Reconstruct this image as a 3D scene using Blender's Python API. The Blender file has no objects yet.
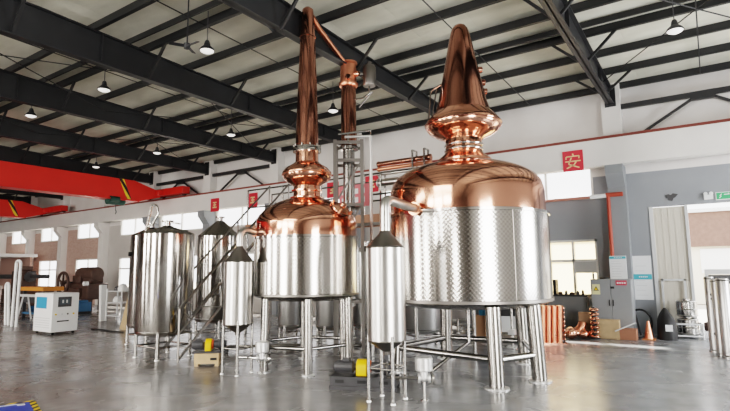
import bpy, math, random
from mathutils import Vector, Matrix
random.seed(7)
PI = math.pi
C = bpy.context.scene.collection
SC = bpy.context.scene

# ------------------------------------------------------------------ camera survey (metres; X along the long wall, Y into it)
F = 510.0; EYE = 1.6
PITCH = math.radians(7.26); YAW = math.radians(34.0); ROLL = math.radians(-0.55)
_fw = Vector((-math.sin(YAW)*math.cos(PITCH), math.cos(YAW)*math.cos(PITCH), math.sin(PITCH)))
_r0 = Vector((math.cos(YAW), math.sin(YAW), 0)); _u0 = _r0.cross(_fw)
RT = _r0*math.cos(ROLL) + _u0*math.sin(ROLL)
UP = _u0*math.cos(ROLL) - _r0*math.sin(ROLL)
def ray(x, y): return RT*(x-365) - UP*(y-205.5) + _fw*F
def gp(x, y, z=0.0):
    d = ray(x, y); t = (z-EYE)/d.z
    return Vector((d.x*t, d.y*t, z))
def wp(x, y, Y):
    d = ray(x, y); t = Y/d.y
    return Vector((d.x*t, Y, EYE+d.z*t))
def dp(x, y, depth):
    d = ray(x, y); k = depth/(-d.x*math.sin(YAW)+d.y*math.cos(YAW))
    return Vector((d.x*k, d.y*k, EYE+d.z*k))
def fl(x, depth):                     # floor point under pixel column x at a depth
    p = dp(x, 270, depth); return Vector((p.x, p.y, 0))
def cam_dir(deg):                     # world angle of a direction given in degrees right of the view heading
    return PI/2 + YAW - math.radians(deg)

cam = bpy.data.cameras.new('camera'); co = bpy.data.objects.new('camera', cam); C.objects.link(co)
m = Matrix((RT, UP, -_fw)).transposed().to_4x4(); m.translation = (0, 0, EYE)
co.matrix_world = m
cam.sensor_width = 36; cam.lens = 36*F/730; cam.clip_end = 300; cam.clip_start = .05
SC.camera = co

# ------------------------------------------------------------------ materials
def mat(name, col, rough=.5, metal=0., noise=0., nscale=6., bump=0., bscale=30., rvar=0., emis=None, estr=0., spec=.5, aniso=0., coat=0.):
    M = bpy.data.materials.new(name); M.use_nodes = True
    nt = M.node_tree; b = nt.nodes['Principled BSDF']
    b.inputs['Base Color'].default_value = (*col, 1); b.inputs['Roughness'].default_value = rough
    b.inputs['Metallic'].default_value = metal; b.inputs['Specular IOR Level'].default_value = spec
    if coat: b.inputs['Coat Weight'].default_value = coat; b.inputs['Coat Roughness'].default_value = .1
    tc = nt.nodes.new('ShaderNodeTexCoord')
    if noise or rvar:
        n = nt.nodes.new('ShaderNodeTexNoise'); n.inputs['Scale'].default_value = nscale; n.inputs['Detail'].default_value = 5
        nt.links.new(tc.outputs['Object'], n.inputs['Vector'])
        if noise:
            mx = nt.nodes.new('ShaderNodeMix'); mx.data_type = 'RGBA'
            mx.inputs['A'].default_value = (*[c*(1-noise) for c in col], 1); mx.inputs['B'].default_value = (*[min(1, c*(1+noise)) for c in col], 1)
            nt.links.new(n.outputs['Fac'], mx.inputs['Factor']); nt.links.new(mx.outputs['Result'], b.inputs['Base Color'])
        if rvar:
            mr = nt.nodes.new('ShaderNodeMapRange'); mr.inputs['To Min'].default_value = max(.02, rough-rvar); mr.inputs['To Max'].default_value = rough+rvar
            nt.links.new(n.outputs['Fac'], mr.inputs['Value']); nt.links.new(mr.outputs['Result'], b.inputs['Roughness'])
    if bump:
        n2 = nt.nodes.new('ShaderNodeTexNoise'); n2.inputs['Scale'].default_value = bscale
        bp = nt.nodes.new('ShaderNodeBump'); bp.inputs['Strength'].default_value = bump; bp.inputs['Distance'].default_value = .02
        nt.links.new(tc.outputs['Object'], n2.inputs['Vector']); nt.links.new(n2.outputs['Fac'], bp.inputs['Height']); nt.links.new(bp.outputs['Normal'], b.inputs['Normal'])
    if aniso:
        tg = nt.nodes.new('ShaderNodeTangent'); tg.direction_type = 'RADIAL'; tg.axis = 'Z'
        b.inputs['Anisotropic'].default_value = aniso; nt.links.new(tg.outputs['Tangent'], b.inputs['Tangent'])
        b.inputs['Anisotropic Rotation'].default_value = .25
    if emis: b.inputs['Emission Color'].default_value = (*emis, 1); b.inputs['Emission Strength'].default_value = estr
    return M

def N(nt, typ, **kw):
    n = nt.nodes.new(typ)
    for k, v in kw.items(): setattr(n, k, v)
    return n
def math_node(nt, op, a, b=None):
    n = N(nt, 'ShaderNodeMath', operation=op)
    for i, v in enumerate((a, b)):
        if v is None: continue
        if isinstance(v, (int, float)): n.inputs[i].default_value = v
        else: nt.links.new(v, n.inputs[i])
    return n.outputs[0]

def dimple_mat(name, cells, pitch):
    """stainless sheet embossed with a fine diamond pattern running round a vertical drum"""
    M = mat(name, (.80, .785, .765), .17, 1., aniso=.5)
    nt = M.node_tree; b = nt.nodes['Principled BSDF']
    tc = N(nt, 'ShaderNodeTexCoord'); sp = N(nt, 'ShaderNodeSeparateXYZ'); nt.links.new(tc.outputs['Object'], sp.inputs[0])
    ang = math_node(nt, 'ARCTAN2', sp.outputs[1], sp.outputs[0])
    u = math_node(nt, 'MULTIPLY', ang, cells/2); v = math_node(nt, 'MULTIPLY', sp.outputs[2], PI/pitch)
    h = math_node(nt, 'MULTIPLY', math_node(nt, 'SINE', u), math_node(nt, 'SINE', v))
    bp = N(nt, 'ShaderNodeBump'); bp.inputs['Strength'].default_value = .06; bp.inputs['Distance'].default_value = .005
    nt.links.new(h, bp.inputs['Height']); nt.links.new(bp.outputs['Normal'], b.inputs['Normal'])
    mr = N(nt, 'ShaderNodeMapRange'); mr.inputs['From Min'].default_value = -1; mr.inputs['To Min'].default_value = .72; mr.inputs['To Max'].default_value = 1.0
    nt.links.new(h, mr.inputs['Value'])
    mx = N(nt, 'ShaderNodeMix', data_type='RGBA'); mx.inputs['A'].default_value = (0, 0, 0, 1); mx.inputs['B'].default_value = (.66, .64, .615, 1)
    nt.links.new(mr.outputs['Result'], mx.inputs['Factor']); nt.links.new(mx.outputs['Result'], b.inputs['Base Color'])
    return M

def floor_mat():
    M = mat('polished_concrete', (.3, .3, .3), .3)
    nt = M.node_tree; b = nt.nodes['Principled BSDF']
    tc = N(nt, 'ShaderNodeTexCoord')
    def noise(s, d=5, dist=0):
        n = N(nt, 'ShaderNodeTexNoise'); n.inputs['Scale'].default_value = s; n.inputs['Detail'].default_value = d; n.inputs['Distortion'].default_value = dist
        nt.links.new(tc.outputs['Object'], n.inputs['Vector']); return n.outputs['Fac']
    def ramp(f, stops):
        r = N(nt, 'ShaderNodeValToRGB'); e = r.color_ramp.elements
        e[0].position, e[0].color = stops[0][0], (*stops[0][1], 1); e[1].position, e[1].color = stops[-1][0], (*stops[-1][1], 1)
        for p, c in stops[1:-1]:
            x = e.new(p); x.color = (*c, 1)
        nt.links.new(f, r.inputs[0]); return r.outputs[0]
    big = ramp(noise(.35, 4, .6), [(.34, (.15, .125, .107)), (.5, (.185, .163, .145)), (.66, (.205, .205, .205))])
    fine = ramp(noise(3.2, 8, .4), [(.3, (.72, .72, .72)), (.6, (1.0, 1.0, 1.0)), (.75, (1.15, 1.15, 1.15))])
    mx = N(nt, 'ShaderNodeMix', data_type='RGBA', blend_type='MULTIPLY'); mx.inputs['Factor'].default_value = 1
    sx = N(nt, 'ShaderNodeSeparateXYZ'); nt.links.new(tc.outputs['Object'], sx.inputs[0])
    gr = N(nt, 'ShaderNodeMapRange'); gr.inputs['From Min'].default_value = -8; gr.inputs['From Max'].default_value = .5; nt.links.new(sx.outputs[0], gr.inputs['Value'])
    paint_light_fac = math_node(nt, 'ADD', math_node(nt, 'MULTIPLY', gr.outputs['Result'], .8), math_node(nt, 'MULTIPLY', noise(.6, 5, .8), .35))
    paint_light_mix = N(nt, 'ShaderNodeMix', data_type='RGBA'); paint_light_mix.clamp_factor = True; nt.links.new(paint_light_fac, paint_light_mix.inputs['Factor'])  # blue-grey paint, lightened towards the right in place of door daylight
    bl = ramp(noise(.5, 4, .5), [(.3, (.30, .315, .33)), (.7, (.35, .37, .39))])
    nt.links.new(big, paint_light_mix.inputs['A']); nt.links.new(bl, paint_light_mix.inputs['B']); big = paint_light_mix.outputs['Result']
    nt.links.new(big, mx.inputs['A']); nt.links.new(fine, mx.inputs['B']); nt.links.new(mx.outputs['Result'], b.inputs['Base Color'])
    mr = N(nt, 'ShaderNodeMapRange'); mr.inputs['To Min'].default_value = .1; mr.inputs['To Max'].default_value = .42
    nt.links.new(noise(1.1, 6, .8), mr.inputs['Value']); nt.links.new(mr.outputs['Result'], b.inputs['Roughness'])
    bp = N(nt, 'ShaderNodeBump'); bp.inputs['Strength'].default_value = .09; bp.inputs['Distance'].default_value = .02
    nt.links.new(noise(2.2, 3, .5), bp.inputs['Height']); nt.links.new(bp.outputs['Normal'], b.inputs['Normal'])
    b.inputs['Coat Weight'].default_value = .05; b.inputs['Coat Roughness'].default_value = .12
    return M

def wall_mat():
    """painted plaster: white above, grey dado to the right, bare pinkish brick to the far left"""
    M = mat('painted_wall', (.8, .8, .8), .8)
    nt = M.node_tree; b = nt.nodes['Principled BSDF']
    tc = N(nt, 'ShaderNodeTexCoord'); sp = N(nt, 'ShaderNodeSeparateXYZ'); nt.links.new(tc.outputs['Object'], sp.inputs[0])
    no = N(nt, 'ShaderNodeTexNoise'); no.inputs['Scale'].default_value = 1.3; no.inputs['Detail'].default_value = 6; nt.links.new(tc.outputs['Object'], no.inputs['Vector'])
    def mixc(fac, A, B):
        mx = N(nt, 'ShaderNodeMix', data_type='RGBA')
        nt.links.new(fac, mx.inputs['Factor'])
        for k, v in (('A', A), ('B', B)):
            if isinstance(v, tuple): mx.inputs[k].default_value = (*v, 1)
            else: nt.links.new(v, mx.inputs[k])
        return mx.outputs['Result']
    white = mixc(no.outputs['Fac'], (.66, .62, .6), (.80, .79, .78))
    grey = mixc(no.outputs['Fac'], (.27, .285, .305), (.33, .345, .365))
    br = N(nt, 'ShaderNodeTexBrick'); br.inputs['Scale'].default_value = 4
    br.inputs['Color1'].default_value = (.46, .30, .25, 1); br.inputs['Color2'].default_value = (.54, .38, .33, 1); br.inputs['Mortar'].default_value = (.55, .47, .42, 1)
    cb = N(nt, 'ShaderNodeCombineXYZ'); nt.links.new(sp.outputs[0], cb.inputs[0]); nt.links.new(sp.outputs[2], cb.inputs[1]); nt.links.new(cb.outputs[0], br.inputs['Vector'])
    left = math_node(nt, 'LESS_THAN', sp.outputs[0], -25.9)
    low = math_node(nt, 'LESS_THAN', sp.outputs[2], 4.0)
    mid = math_node(nt, 'LESS_THAN', sp.outputs[0], -9.0)
    pale = mixc(no.outputs['Fac'], (.47, .45, .43), (.56, .54, .52))
    dado = mixc(left, mixc(mid, grey, pale), br.outputs['Color'])
    res = mixc(low, white, dado)
    nt.links.new(res, b.inputs['Base Color'])
    return M

def stripe_mat(name, c1, c2, freq, ax=(1, 1, 0)):
    M = mat(name, c1, .5); nt = M.node_tree; b = nt.nodes['Principled BSDF']
    tc = N(nt, 'ShaderNodeTexCoord'); sp = N(nt, 'ShaderNodeSeparateXYZ'); nt.links.new(tc.outputs['Object'], sp.inputs[0])
    s = math_node(nt, 'ADD', math_node(nt, 'ADD', math_node(nt, 'MULTIPLY', sp.outputs[0], ax[0]), math_node(nt, 'MULTIPLY', sp.outputs[1], ax[1])), math_node(nt, 'MULTIPLY', sp.outputs[2], ax[2]))
    g = math_node(nt, 'GREATER_THAN', math_node(nt, 'SINE', math_node(nt, 'MULTIPLY', s, freq)), 0)
    mx = N(nt, 'ShaderNodeMix', data_type='RGBA'); mx.inputs['A'].default_value = (*c1, 1); mx.inputs['B'].default_value = (*c2, 1)
    nt.links.new(g, mx.inputs['Factor']); nt.links.new(mx.outputs['Result'], b.inputs['Base Color'])
    return M

def ceiling_mat():
    M = mat('roof_insulation', (.5, .49, .43), .6); nt = M.node_tree; b = nt.nodes['Principled BSDF']
    tc = N(nt, 'ShaderNodeTexCoord'); sp = N(nt, 'ShaderNodeSeparateXYZ'); nt.links.new(tc.outputs['Object'], sp.inputs[0])
    mp = N(nt, 'ShaderNodeMapping'); mp.inputs['Scale'].default_value = (.9, 2.2, 1); nt.links.new(tc.outputs['Object'], mp.inputs['Vector'])
    no = N(nt, 'ShaderNodeTexNoise'); no.inputs['Scale'].default_value = 1.6; no.inputs['Detail'].default_value = 4; nt.links.new(mp.outputs[0], no.inputs['Vector'])
    r = N(nt, 'ShaderNodeValToRGB'); e = r.color_ramp.elements
    e[0].position, e[0].color = .3, (.68, .665, .57, 1); e[1].position, e[1].color = .75, (.84, .82, .72, 1)
    nt.links.new(no.outputs['Fac'], r.inputs[0]); nt.links.new(r.outputs[0], b.inputs['Base Color'])
    seam = math_node(nt, 'POWER', math_node(nt, 'ABSOLUTE', math_node(nt, 'SINE', math_node(nt, 'MULTIPLY', sp.outputs[0], PI/1.2))), .15)
    bp = N(nt, 'ShaderNodeBump'); bp.inputs['Strength'].default_value = .5; bp.inputs['Distance'].default_value = .03
    nt.links.new(math_node(nt, 'ADD', seam, no.outputs['Fac']), bp.inputs['Height']); nt.links.new(bp.outputs['Normal'], b.inputs['Normal'])
    return M

def glass_mat(name, tint=(1, 1, 1), fac=.9):
    M = bpy.data.materials.new(name); M.use_nodes = True; nt = M.node_tree
    for n in list(nt.nodes): nt.nodes.remove(n)
    o = N(nt, 'ShaderNodeOutputMaterial'); t = N(nt, 'ShaderNodeBsdfTransparent'); t.inputs[0].default_value = (*tint, 1)
    g = N(nt, 'ShaderNodeBsdfGlossy'); g.inputs['Roughness'].default_value = .1
    mx = N(nt, 'ShaderNodeMixShader'); mx.inputs[0].default_value = 1-fac
    nt.links.new(t.outputs[0], mx.inputs[1]); nt.links.new(g.outputs[0], mx.inputs[2]); nt.links.new(mx.outputs[0], o.inputs[0])
    return M
def frosted_mat(name, col):
    M = bpy.data.materials.new(name); M.use_nodes = True; nt = M.node_tree
    for n in list(nt.nodes): nt.nodes.remove(n)
    o = N(nt, 'ShaderNodeOutputMaterial'); t = N(nt, 'ShaderNodeBsdfTranslucent'); t.inputs[0].default_value = (*col, 1)
    d = N(nt, 'ShaderNodeBsdfTransparent'); d.inputs[0].default_value = (*col, 1)
    mx = N(nt, 'ShaderNodeMixShader'); mx.inputs[0].default_value = .25
    nt.links.new(t.outputs[0], mx.inputs[1]); nt.links.new(d.outputs[0], mx.inputs[2]); nt.links.new(mx.outputs[0], o.inputs[0])
    return M

STEEL = mat('bright_stainless', (.62, .60, .58), .13, 1., aniso=.55, rvar=.04, nscale=3)
SATIN = mat('satin_stainless', (.58, .565, .545), .31, 1., aniso=.4)
TUBE = mat('stainless_tube', (.40, .39, .375), .22, 1.)
ROUGHST = mat('matt_stainless', (.55, .545, .54), .38, 1.)
LEGST = mat('brushed_leg_steel', (.40, .385, .365), .24, 1., aniso=.4)
DARKST = mat('dull_stainless', (.27, .255, .24), .38, 1.)
COPPER = mat('polished_copper', (.84, .44, .32), .12, 1., rvar=.05, nscale=4, bump=.04, bscale=5)
COPPERD = mat('brown_copper', (.50, .25, .185), .14, 1., rvar=.06, nscale=5, bump=.05, bscale=4)
COPRED = mat('reddish_copper', (.78, .34, .22), .3, 1., rvar=.08, nscale=8)
DIMPLE = dimple_mat('dimpled_stainless', 250, .034)
DIMPLE2 = dimple_mat('dimpled_stainless_small', 190, .032)
BEAM = mat('dark_grey_paint', (.03, .031, .034), .45, noise=.25, nscale=3)
BEAM2 = mat('dark_grey_purlin', (.026, .027, .029), .5)
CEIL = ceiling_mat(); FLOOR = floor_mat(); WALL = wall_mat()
WHITEW = mat('white_plaster', (.74, .72, .70), .85, noise=.08, nscale=1.5)
GREYW = mat('grey_painted_pier', (.27, .285, .30), .8, noise=.08, nscale=2)
RAIL = mat('rust_red_rail', (.25, .07, .055), .7)
RED = mat('crane_red', (.66, .035, .022), .4, noise=.12, nscale=1.2)
REDP = mat('pipe_red', (.42, .075, .045), .5)
REDS = mat('sign_red', (.62, .03, .05), .5)
YEL = mat('guard_yellow', (.85, .55, .01), .4)
YELS = mat('sign_yellow', (.85, .62, .35), .6)
ORG = mat('orange_red_paint', (.75, .13, .03), .45)
BLACK = mat('black_rubber', (.015, .015, .016), .5)
DGREY = mat('dark_grey_casting', (.07, .07, .075), .45, noise=.2)
MGREY = mat('grey_enamel', (.30, .31, .32), .45, noise=.05)
LGREY = mat('light_grey_enamel', (.62, .63, .64), .4)
WHITE = mat('white_enamel', (.80, .81, .82), .35)
ALU = mat('cast_aluminium', (.75, .75, .75), .35, .6)
WOOD = mat('pale_pine', (.60, .44, .27), .7, noise=.2, nscale=9)
CARD = mat('cardboard', (.42, .25, .15), .8, noise=.1)
BLUE = mat('screen_blue', (.06, .30, .52), .35)
BLUE2 = mat('machine_blue', (.05, .16, .30), .5)
RBLUE = mat('royal_blue', (.03, .07, .42), .4)
TEAL = mat('poster_teal', (.10, .42, .52), .6)
PAPER = mat('poster_white', (.78, .79, .80), .7)
BROWN = mat('oily_brown_iron', (.085, .05, .04), .6, noise=.4, nscale=5)
CREAM = mat('cream_sheet_metal', (.62, .585, .52), .55)
GREEN = mat('hoist_green', (.02, .07, .055), .5)
EXITG = mat('exit_green', (.08, .42, .18), .5)
WFRAME = mat('white_window_frame', (.80, .80, .78), .5)
GLASS = glass_mat('window_glass'); FROST = frosted_mat('clouded_pane', (.95, .85, .66))
LENS = mat('lamp_lens', (.9, .88, .84), .4, emis=(1, .96, .9), estr=1.2)
HAZ = stripe_mat('hazard_stripes', (.85, .6, .02), (.01, .01, .01), 36)
HAZC = stripe_mat('crane_stripes', (.85, .6, .05), (.03, .02, .02), 22, (0, 1, .7))
BRICKB = mat('weathered_brick', (.19, .125, .105), .85, noise=.25, nscale=7)
YARD = mat('yard_concrete', (.55, .52, .47), .9)

# ------------------------------------------------------------------ mesh builder
class MB:
    def __init__(s): s.v = []; s.f = []; s.sm = []
    def add(s, vs, fs, smooth=False):
        o = len(s.v); s.v += [tuple(v) for v in vs]; s.f += [tuple(i+o for i in f) for f in fs]; s.sm += [smooth]*len(fs); return s
    def box(s, x0, x1, y0, y1, z0, z1, M=None):
        vs = [Vector((x, y, z)) for x in (x0, x1) for y in (y0, y1) for z in (z0, z1)]
        if M: vs = [M @ v for v in vs]
        return s.add(vs, [(0, 1, 3, 2), (4, 6, 7, 5), (0, 4, 5, 1), (2, 3, 7, 6), (0, 2, 6, 4), (1, 5, 7, 3)])
    def cbox(s, c, d, rz=0, ry=0, rx=0):
        M = Matrix.Translation(c) @ Matrix.Rotation(rz, 4, 'Z') @ Matrix.Rotation(ry, 4, 'Y') @ Matrix.Rotation(rx, 4, 'X')
        return s.box(-d[0]/2, d[0]/2, -d[1]/2, d[1]/2, -d[2]/2, d[2]/2, M)
    def bar(s, a, b, w, h=None):                      # rectangular bar between two points
        a = Vector(a); b = Vector(b); d = b-a; L = d.length; h = h or w
        q = d.to_track_quat('X', 'Z').to_matrix().to_4x4()
        return s.box(0, L, -w/2, w/2, -h/2, h/2, Matrix.Translation(a) @ q)
    def tube(s, pts, r, n=12, cap=True):
        pts = [Vector(p) for p in pts]; rs = r if isinstance(r, (list, tuple)) else [r]*len(pts)
        vs = []; fs = []; up = None
        for i, p in enumerate(pts):
            t = (pts[min(i+1, len(pts)-1)]-pts[max(i-1, 0)]).normalized()
            if up is None: up = t.orthogonal().normalized()
            up = (up - t*up.dot(t)).normalized(); w = t.cross(up)
            for k in range(n):
                a = 2*PI*k/n; vs.append(p + (up*math.cos(a)+w*math.sin(a))*rs[i])
        for i in range(len(pts)-1):
            for k in range(n): fs.append((i*n+k, i*n+(k+1) % n, (i+1)*n+(k+1) % n, (i+1)*n+k))
        if cap: fs.append(tuple(range(n-1, -1, -1))); fs.append(tuple((len(pts)-1)*n+k for k in range(n)))
        return s.add(vs, fs, True)
    def lathe(s, prof, c=(0, 0, 0), n=48, axis=None):
        vs = []; fs = []; rings = []
        for r, z in prof:
            if r < 1e-5: rings.append([len(vs)]); vs.append(Vector((0, 0, z)))
            else:
                rings.append(list(range(len(vs), len(vs)+n)))
                vs += [Vector((r*math.cos(2*PI*k/n), r*math.sin(2*PI*k/n), z)) for k in range(n)]
        for A, B in zip(rings, rings[1:]):
            for k in range(n):
                k2 = (k+1) % n
                if len(A) == 1 and len(B) == 1: continue
                if len(A) == 1: fs.append((A[0], B[k2], B[k]))
                elif len(B) == 1: fs.append((A[k], A[k2], B[0]))
                else: fs.append((A[k], A[k2], B[k2], B[k]))
        if len(rings[0]) > 1: fs.append(tuple(reversed(rings[0])))
        if len(rings[-1]) > 1: fs.append(tuple(rings[-1]))
        M = Matrix.Translation(c)
        if axis is not None: M = M @ Vector(axis).to_track_quat('Z', 'Y').to_matrix().to_4x4()
        return s.add([M @ v for v in vs], fs, True)
    def ring(s, R, r, c=(0, 0, 0), axis=None, n=36, k=10):
        vs = []; fs = []
        M = Matrix.Translation(c)
        if axis is not None: M = M @ Vector(axis).to_track_quat('Z', 'Y').to_matrix().to_4x4()
        for i in range(n):
            a = 2*PI*i/n
            for j in range(k):
                b = 2*PI*j/k; vs.append(M @ Vector(((R+r*math.cos(b))*math.cos(a), (R+r*math.cos(b))*math.sin(a), r*math.sin(b))))
        for i in range(n):
            for j in range(k): fs.append((i*k+j, ((i+1) % n)*k+j, ((i+1) % n)*k+(j+1) % k, i*k+(j+1) % k))
        return s.add(vs, fs, True)
    def prism(s, poly, h, M=None):                    # polygon in xy, extruded by h in z
        n = len(poly); vs = [Vector((x, y, 0)) for x, y in poly]+[Vector((x, y, h)) for x, y in poly]
        if M: vs = [M @ v for v in vs]
        return s.add(vs, [tuple(reversed(range(n))), tuple(range(n, 2*n))]+[(i, (i+1) % n, n+(i+1) % n, n+i) for i in range(n)])
    def build(s, name, material, parent=None, bevel=0.):
        me = bpy.data.meshes.new(name); me.from_pydata(s.v, [], s.f); me.update()
        me.polygons.foreach_set('use_smooth', s.sm)
        me.set_sharp_from_angle(angle=math.radians(32))
        me.materials.append(material)
        o = bpy.data.objects.new(name, me); C.objects.link(o)
        if parent: o.parent = parent
        if bevel:
            b = o.modifiers.new('edge', 'BEVEL'); b.width = bevel; b.segments = 2; b.limit_method = 'ANGLE'
        return o
def bend(a, b, c, n=8):                               # quadratic arc a-b-c
    a, b, c = Vector(a), Vector(b), Vector(c)
    return [a*(1-t)**2 + b*2*t*(1-t) + c*t*t for t in [i/n for i in range(n+1)]]
def tag(o, label, cat, group=None, kind=None):
    o['label'] = label; o['category'] = cat
    if group: o['group'] = group
    if kind: o['kind'] = kind
    return o
def thing(name, label, cat, loc=(0, 0, 0), rz=0, group=None):
    o = bpy.data.objects.new(name, None); C.objects.link(o); o.location = loc; o.rotation_euler = (0, 0, rz); o.empty_display_size = .1
    return tag(o, label, cat, group)
def struct(o): o['kind'] = 'structure'; return o
KIDS = {}
def dup(root, loc, rz=0, label=None):
    r = root.copy(); C.objects.link(r); r.location = loc; r.rotation_euler = (0, 0, rz)
    if label: r['label'] = label
    def rec(src, dst):
        for ch in [o for o in bpy.data.objects if o.parent == src]:
            c = ch.copy(); C.objects.link(c); c.parent = dst; rec(ch, c)
    rec(root, r); return r

# ------------------------------------------------------------------ the hall
WY = 14.46; COLX0 = -1.85; BAY = 4.03; XL, XR = -49., 5.2; YF = -10.
ZB, ZT = 4.17, 4.85                                    # crane runway beam
BX = [2.1, -1.85, -6.05, -9.95, -13.75, -17.7, -21.7, -25.95, -30.2, -34.15, -38.1, -42.1]
def bx(i): return BX[i+1]
def roofz(y): return 6.38 + .03*(14.4-max(y, 4)) - (.03*(4-y) if y < 4 else 0)
def cells(x0, x1, z0, z1, holes):
    xs = sorted({x0, x1, *[h[0] for h in holes], *[h[1] for h in holes]}); zs = sorted({z0, z1, *[h[2] for h in holes], *[h[3] for h in holes]})
    for a, b in zip(xs, xs[1:]):
        run = None
        for c, d in zip(zs, zs[1:]):
            mx, mz = (a+b)/2, (c+d)/2
            hole = any(h[0] < mx < h[1] and h[2] < mz < h[3] for h in holes)
            if hole:
                if run: yield a, b, *run
                run = None
            else: run = (run[0], d) if run else (c, d)
        if run: yield a, b, *run
wins = []
for i in range(0, 10):
    c = bx(i)
    wide = 3.1 if i in (3, 4) else 2.45
    wins.append((c-.6-wide, c-.6, 3.45, 4.3))
    wins.append((c-.6-2.45, c-.6, .82, 2.36))
DOOR = (-1.2, 3.0, 0, 3.1)
mb = MB()
for a, b, z0, z1 in cells(XL, XR, 0, 6.6, wins+[DOOR]): mb.box(a, b, WY, WY+.14, z0, z1)
struct(mb.build('wall_back', WALL))
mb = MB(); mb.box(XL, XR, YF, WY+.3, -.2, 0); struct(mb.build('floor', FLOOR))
mb = MB(); mb.box(XL-.3, XL, YF-.3, WY+.3, 0, 6.6); struct(mb.build('wall_left', WHITEW))
mb = MB()
for a, b, z0, z1 in cells(YF-.3, WY+.3, 0, 6.6, [(-1.5, 2.2, 0, 4.2), (9.2, 12.2, 1.0, 3.4)]): mb.box(XR, XR+.3, a, b, z0, z1)
struct(mb.build('wall_right', WHITEW))
FH = [(-9.6, -6.6, 0, 4.9), (-14.2, -10.6, 5.2, 6.2), (-10, -6.2, 5.2, 6.2), (-5.6, -2.4, 5.2, 6.2), (-16.5, -14.2, .9, 4.2), (-25, -21, 0, 4.6), (-1.6, -.4, .9, 3.6)]
mb = MB()
for a, b, z0, z1 in cells(XL, XR, 0, 6.6, FH): mb.box(a, b, YF-.3, YF, z0, z1)
struct(mb.build('wall_front', mat('brown_grey_wall', (.30, .26, .23), .9, noise=.2, nscale=.6)))
ys = [WY+.3, 4, YF-.3]
mb = MB()
vs = []
for y in ys: vs += [(XL-.3, y, roofz(y)), (XR+.3, y, roofz(y)), (XL-.3, y, roofz(y)+.12), (XR+.3, y, roofz(y)+.12)]
mb.add(vs, [(0, 4, 5, 1), (4, 8, 9, 5), (2, 3, 7, 6), (6, 7, 11, 10), (0, 1, 3, 2), (8, 10, 11, 9), (0, 2, 6, 4), (4, 6, 10, 8), (1, 5, 7, 3), (5, 9, 11, 7)])
struct(mb.build('ceiling', CEIL))
# windows
for k, (a, b, z0, z1) in enumerate(wins):
    f = MB()
    for p in (((a, z0), (b, z0+.06)), ((a, z1-.06), (b, z1)), ((a, z0), (a+.06, z1)), ((b-.06, z0), (b, z1))):
        f.box(p[0][0], p[1][0], WY+.02, WY+.11, p[0][1], p[1][1])
    nm = 4 if k == 1 else 2
    for j in range(1, nm): x = a+(b-a)*j/nm; f.box(x-.03, x+.03, WY+.03, WY+.10, z0, z1)
    if z1 < 3: f.box(a, b, WY+.03, WY+.10, z0+.95, z0+1.02)
    fr = struct(f.build('window_%d' % (k+1), WFRAME))
    g = MB(); g.box(a+.03, b-.03, WY+.06, WY+.07, z0+.03, z1-.03); g.build('pane', FROST if k == 1 else GLASS, fr)
    if k == 1: MB().box(b-(b-a)/4+.03, b-.05, WY+.035, WY+.05, 1.48, 1.79).build('grey_panel', LGREY, fr)
# piers, corbels, runway beam, rail
for i in range(-1, 11):
    c = bx(i)
    p = MB(); p.box(c-.2, c+.2, WY-.34, WY, 0, ZB)
    p.prism([(WY-.34, 3.62), (WY-.34, ZB), (WY-.62, ZB), (WY-.62, 3.95)], .4, Matrix(((0, 0, 1, c-.2), (1, 0, 0, 0), (0, 1, 0, 0), (0, 0, 0, 1))))
    struct(p.build('wall_pier', GREYW if c > -24 else WHITEW))
    p = MB(); p.box(c-.22, c+.22, WY-.36, WY, ZT, 6.36); struct(p.build('wall_pier_upper', WHITEW))
mb = MB(); mb.box(XL, XR, WY-.62, WY-.3, ZB, ZT); struct(mb.build('trim_1', WHITEW))
mb = MB(); mb.box(XL, XR, WY-.5, WY-.42, ZT, ZT+.1); struct(mb.build('trim_2', RAIL))
# roof beams (deep I-sections) with their knee struts
YE = WY-.36
purl = [14.3, 13.15, 12.0, 10.85, 9.7, 8.55, 7.4, 6.25, 5.1, 3.6, 2.3, 1.0, -.6, -2.4, -4.2, -6, -8]
for i in range(-1, 11):
    c = bx(i)
    b = MB()
    for (y0, y1) in ((4, YE), (YF, 4)):
        for (x0, x1, kind) in ((-.012, .012, 'web'), (-.09, .09, 'bot'), (-.09, .09, 'top')):
            vs = []
            for y in (y0, y1):
                zt = roofz(y)-.22; zb = (5.86 if i == 1 else 5.78) if kind != 'top' else zt-.025
                if kind == 'bot': zt = zb+.03
                vs += [(c+x0, y, zb), (c+x1, y, zb), (c+x1, y, zt), (c+x0, y, zt)]
            b.add(vs, [(0, 1, 2, 3), (7, 6, 5, 4), (0, 4, 5, 1), (1, 5, 6, 2), (2, 6, 7, 3), (3, 7, 4, 0)])
    b.box(c-.13, c+.13, YE-.02, YE, 5.72, 6.3)
    for y in (12.4, 9.2, 5.2, 2.5): b.box(c-.08, c+.08, y-.01, y+.01, 5.87, roofz(y)-.23)
    o = struct(b.build('roof_beam', BEAM))
    for y in purl[1:11:2]:
        for sx in (-1, 1):
            k = MB(); k.bar((c+sx*.08, y, 5.83), (c+sx*.62, y, roofz(y)-.15), .05); k.build('knee_strut', BEAM2, o)
for k, y in enumerate(purl):
    p = MB(); z = roofz(y)
    p.box(XL, XR, y-.03, y+.03, z-.15, z-.004)
    p.box(XL, XR, y-.03, y+.05, z-.16, z-.145)
    if k in (3, 7): p.box(XL, XR, y-.40, y-.36, z-.12, z-.004)
    struct(p.build('roof_purlin', BEAM2))
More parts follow.
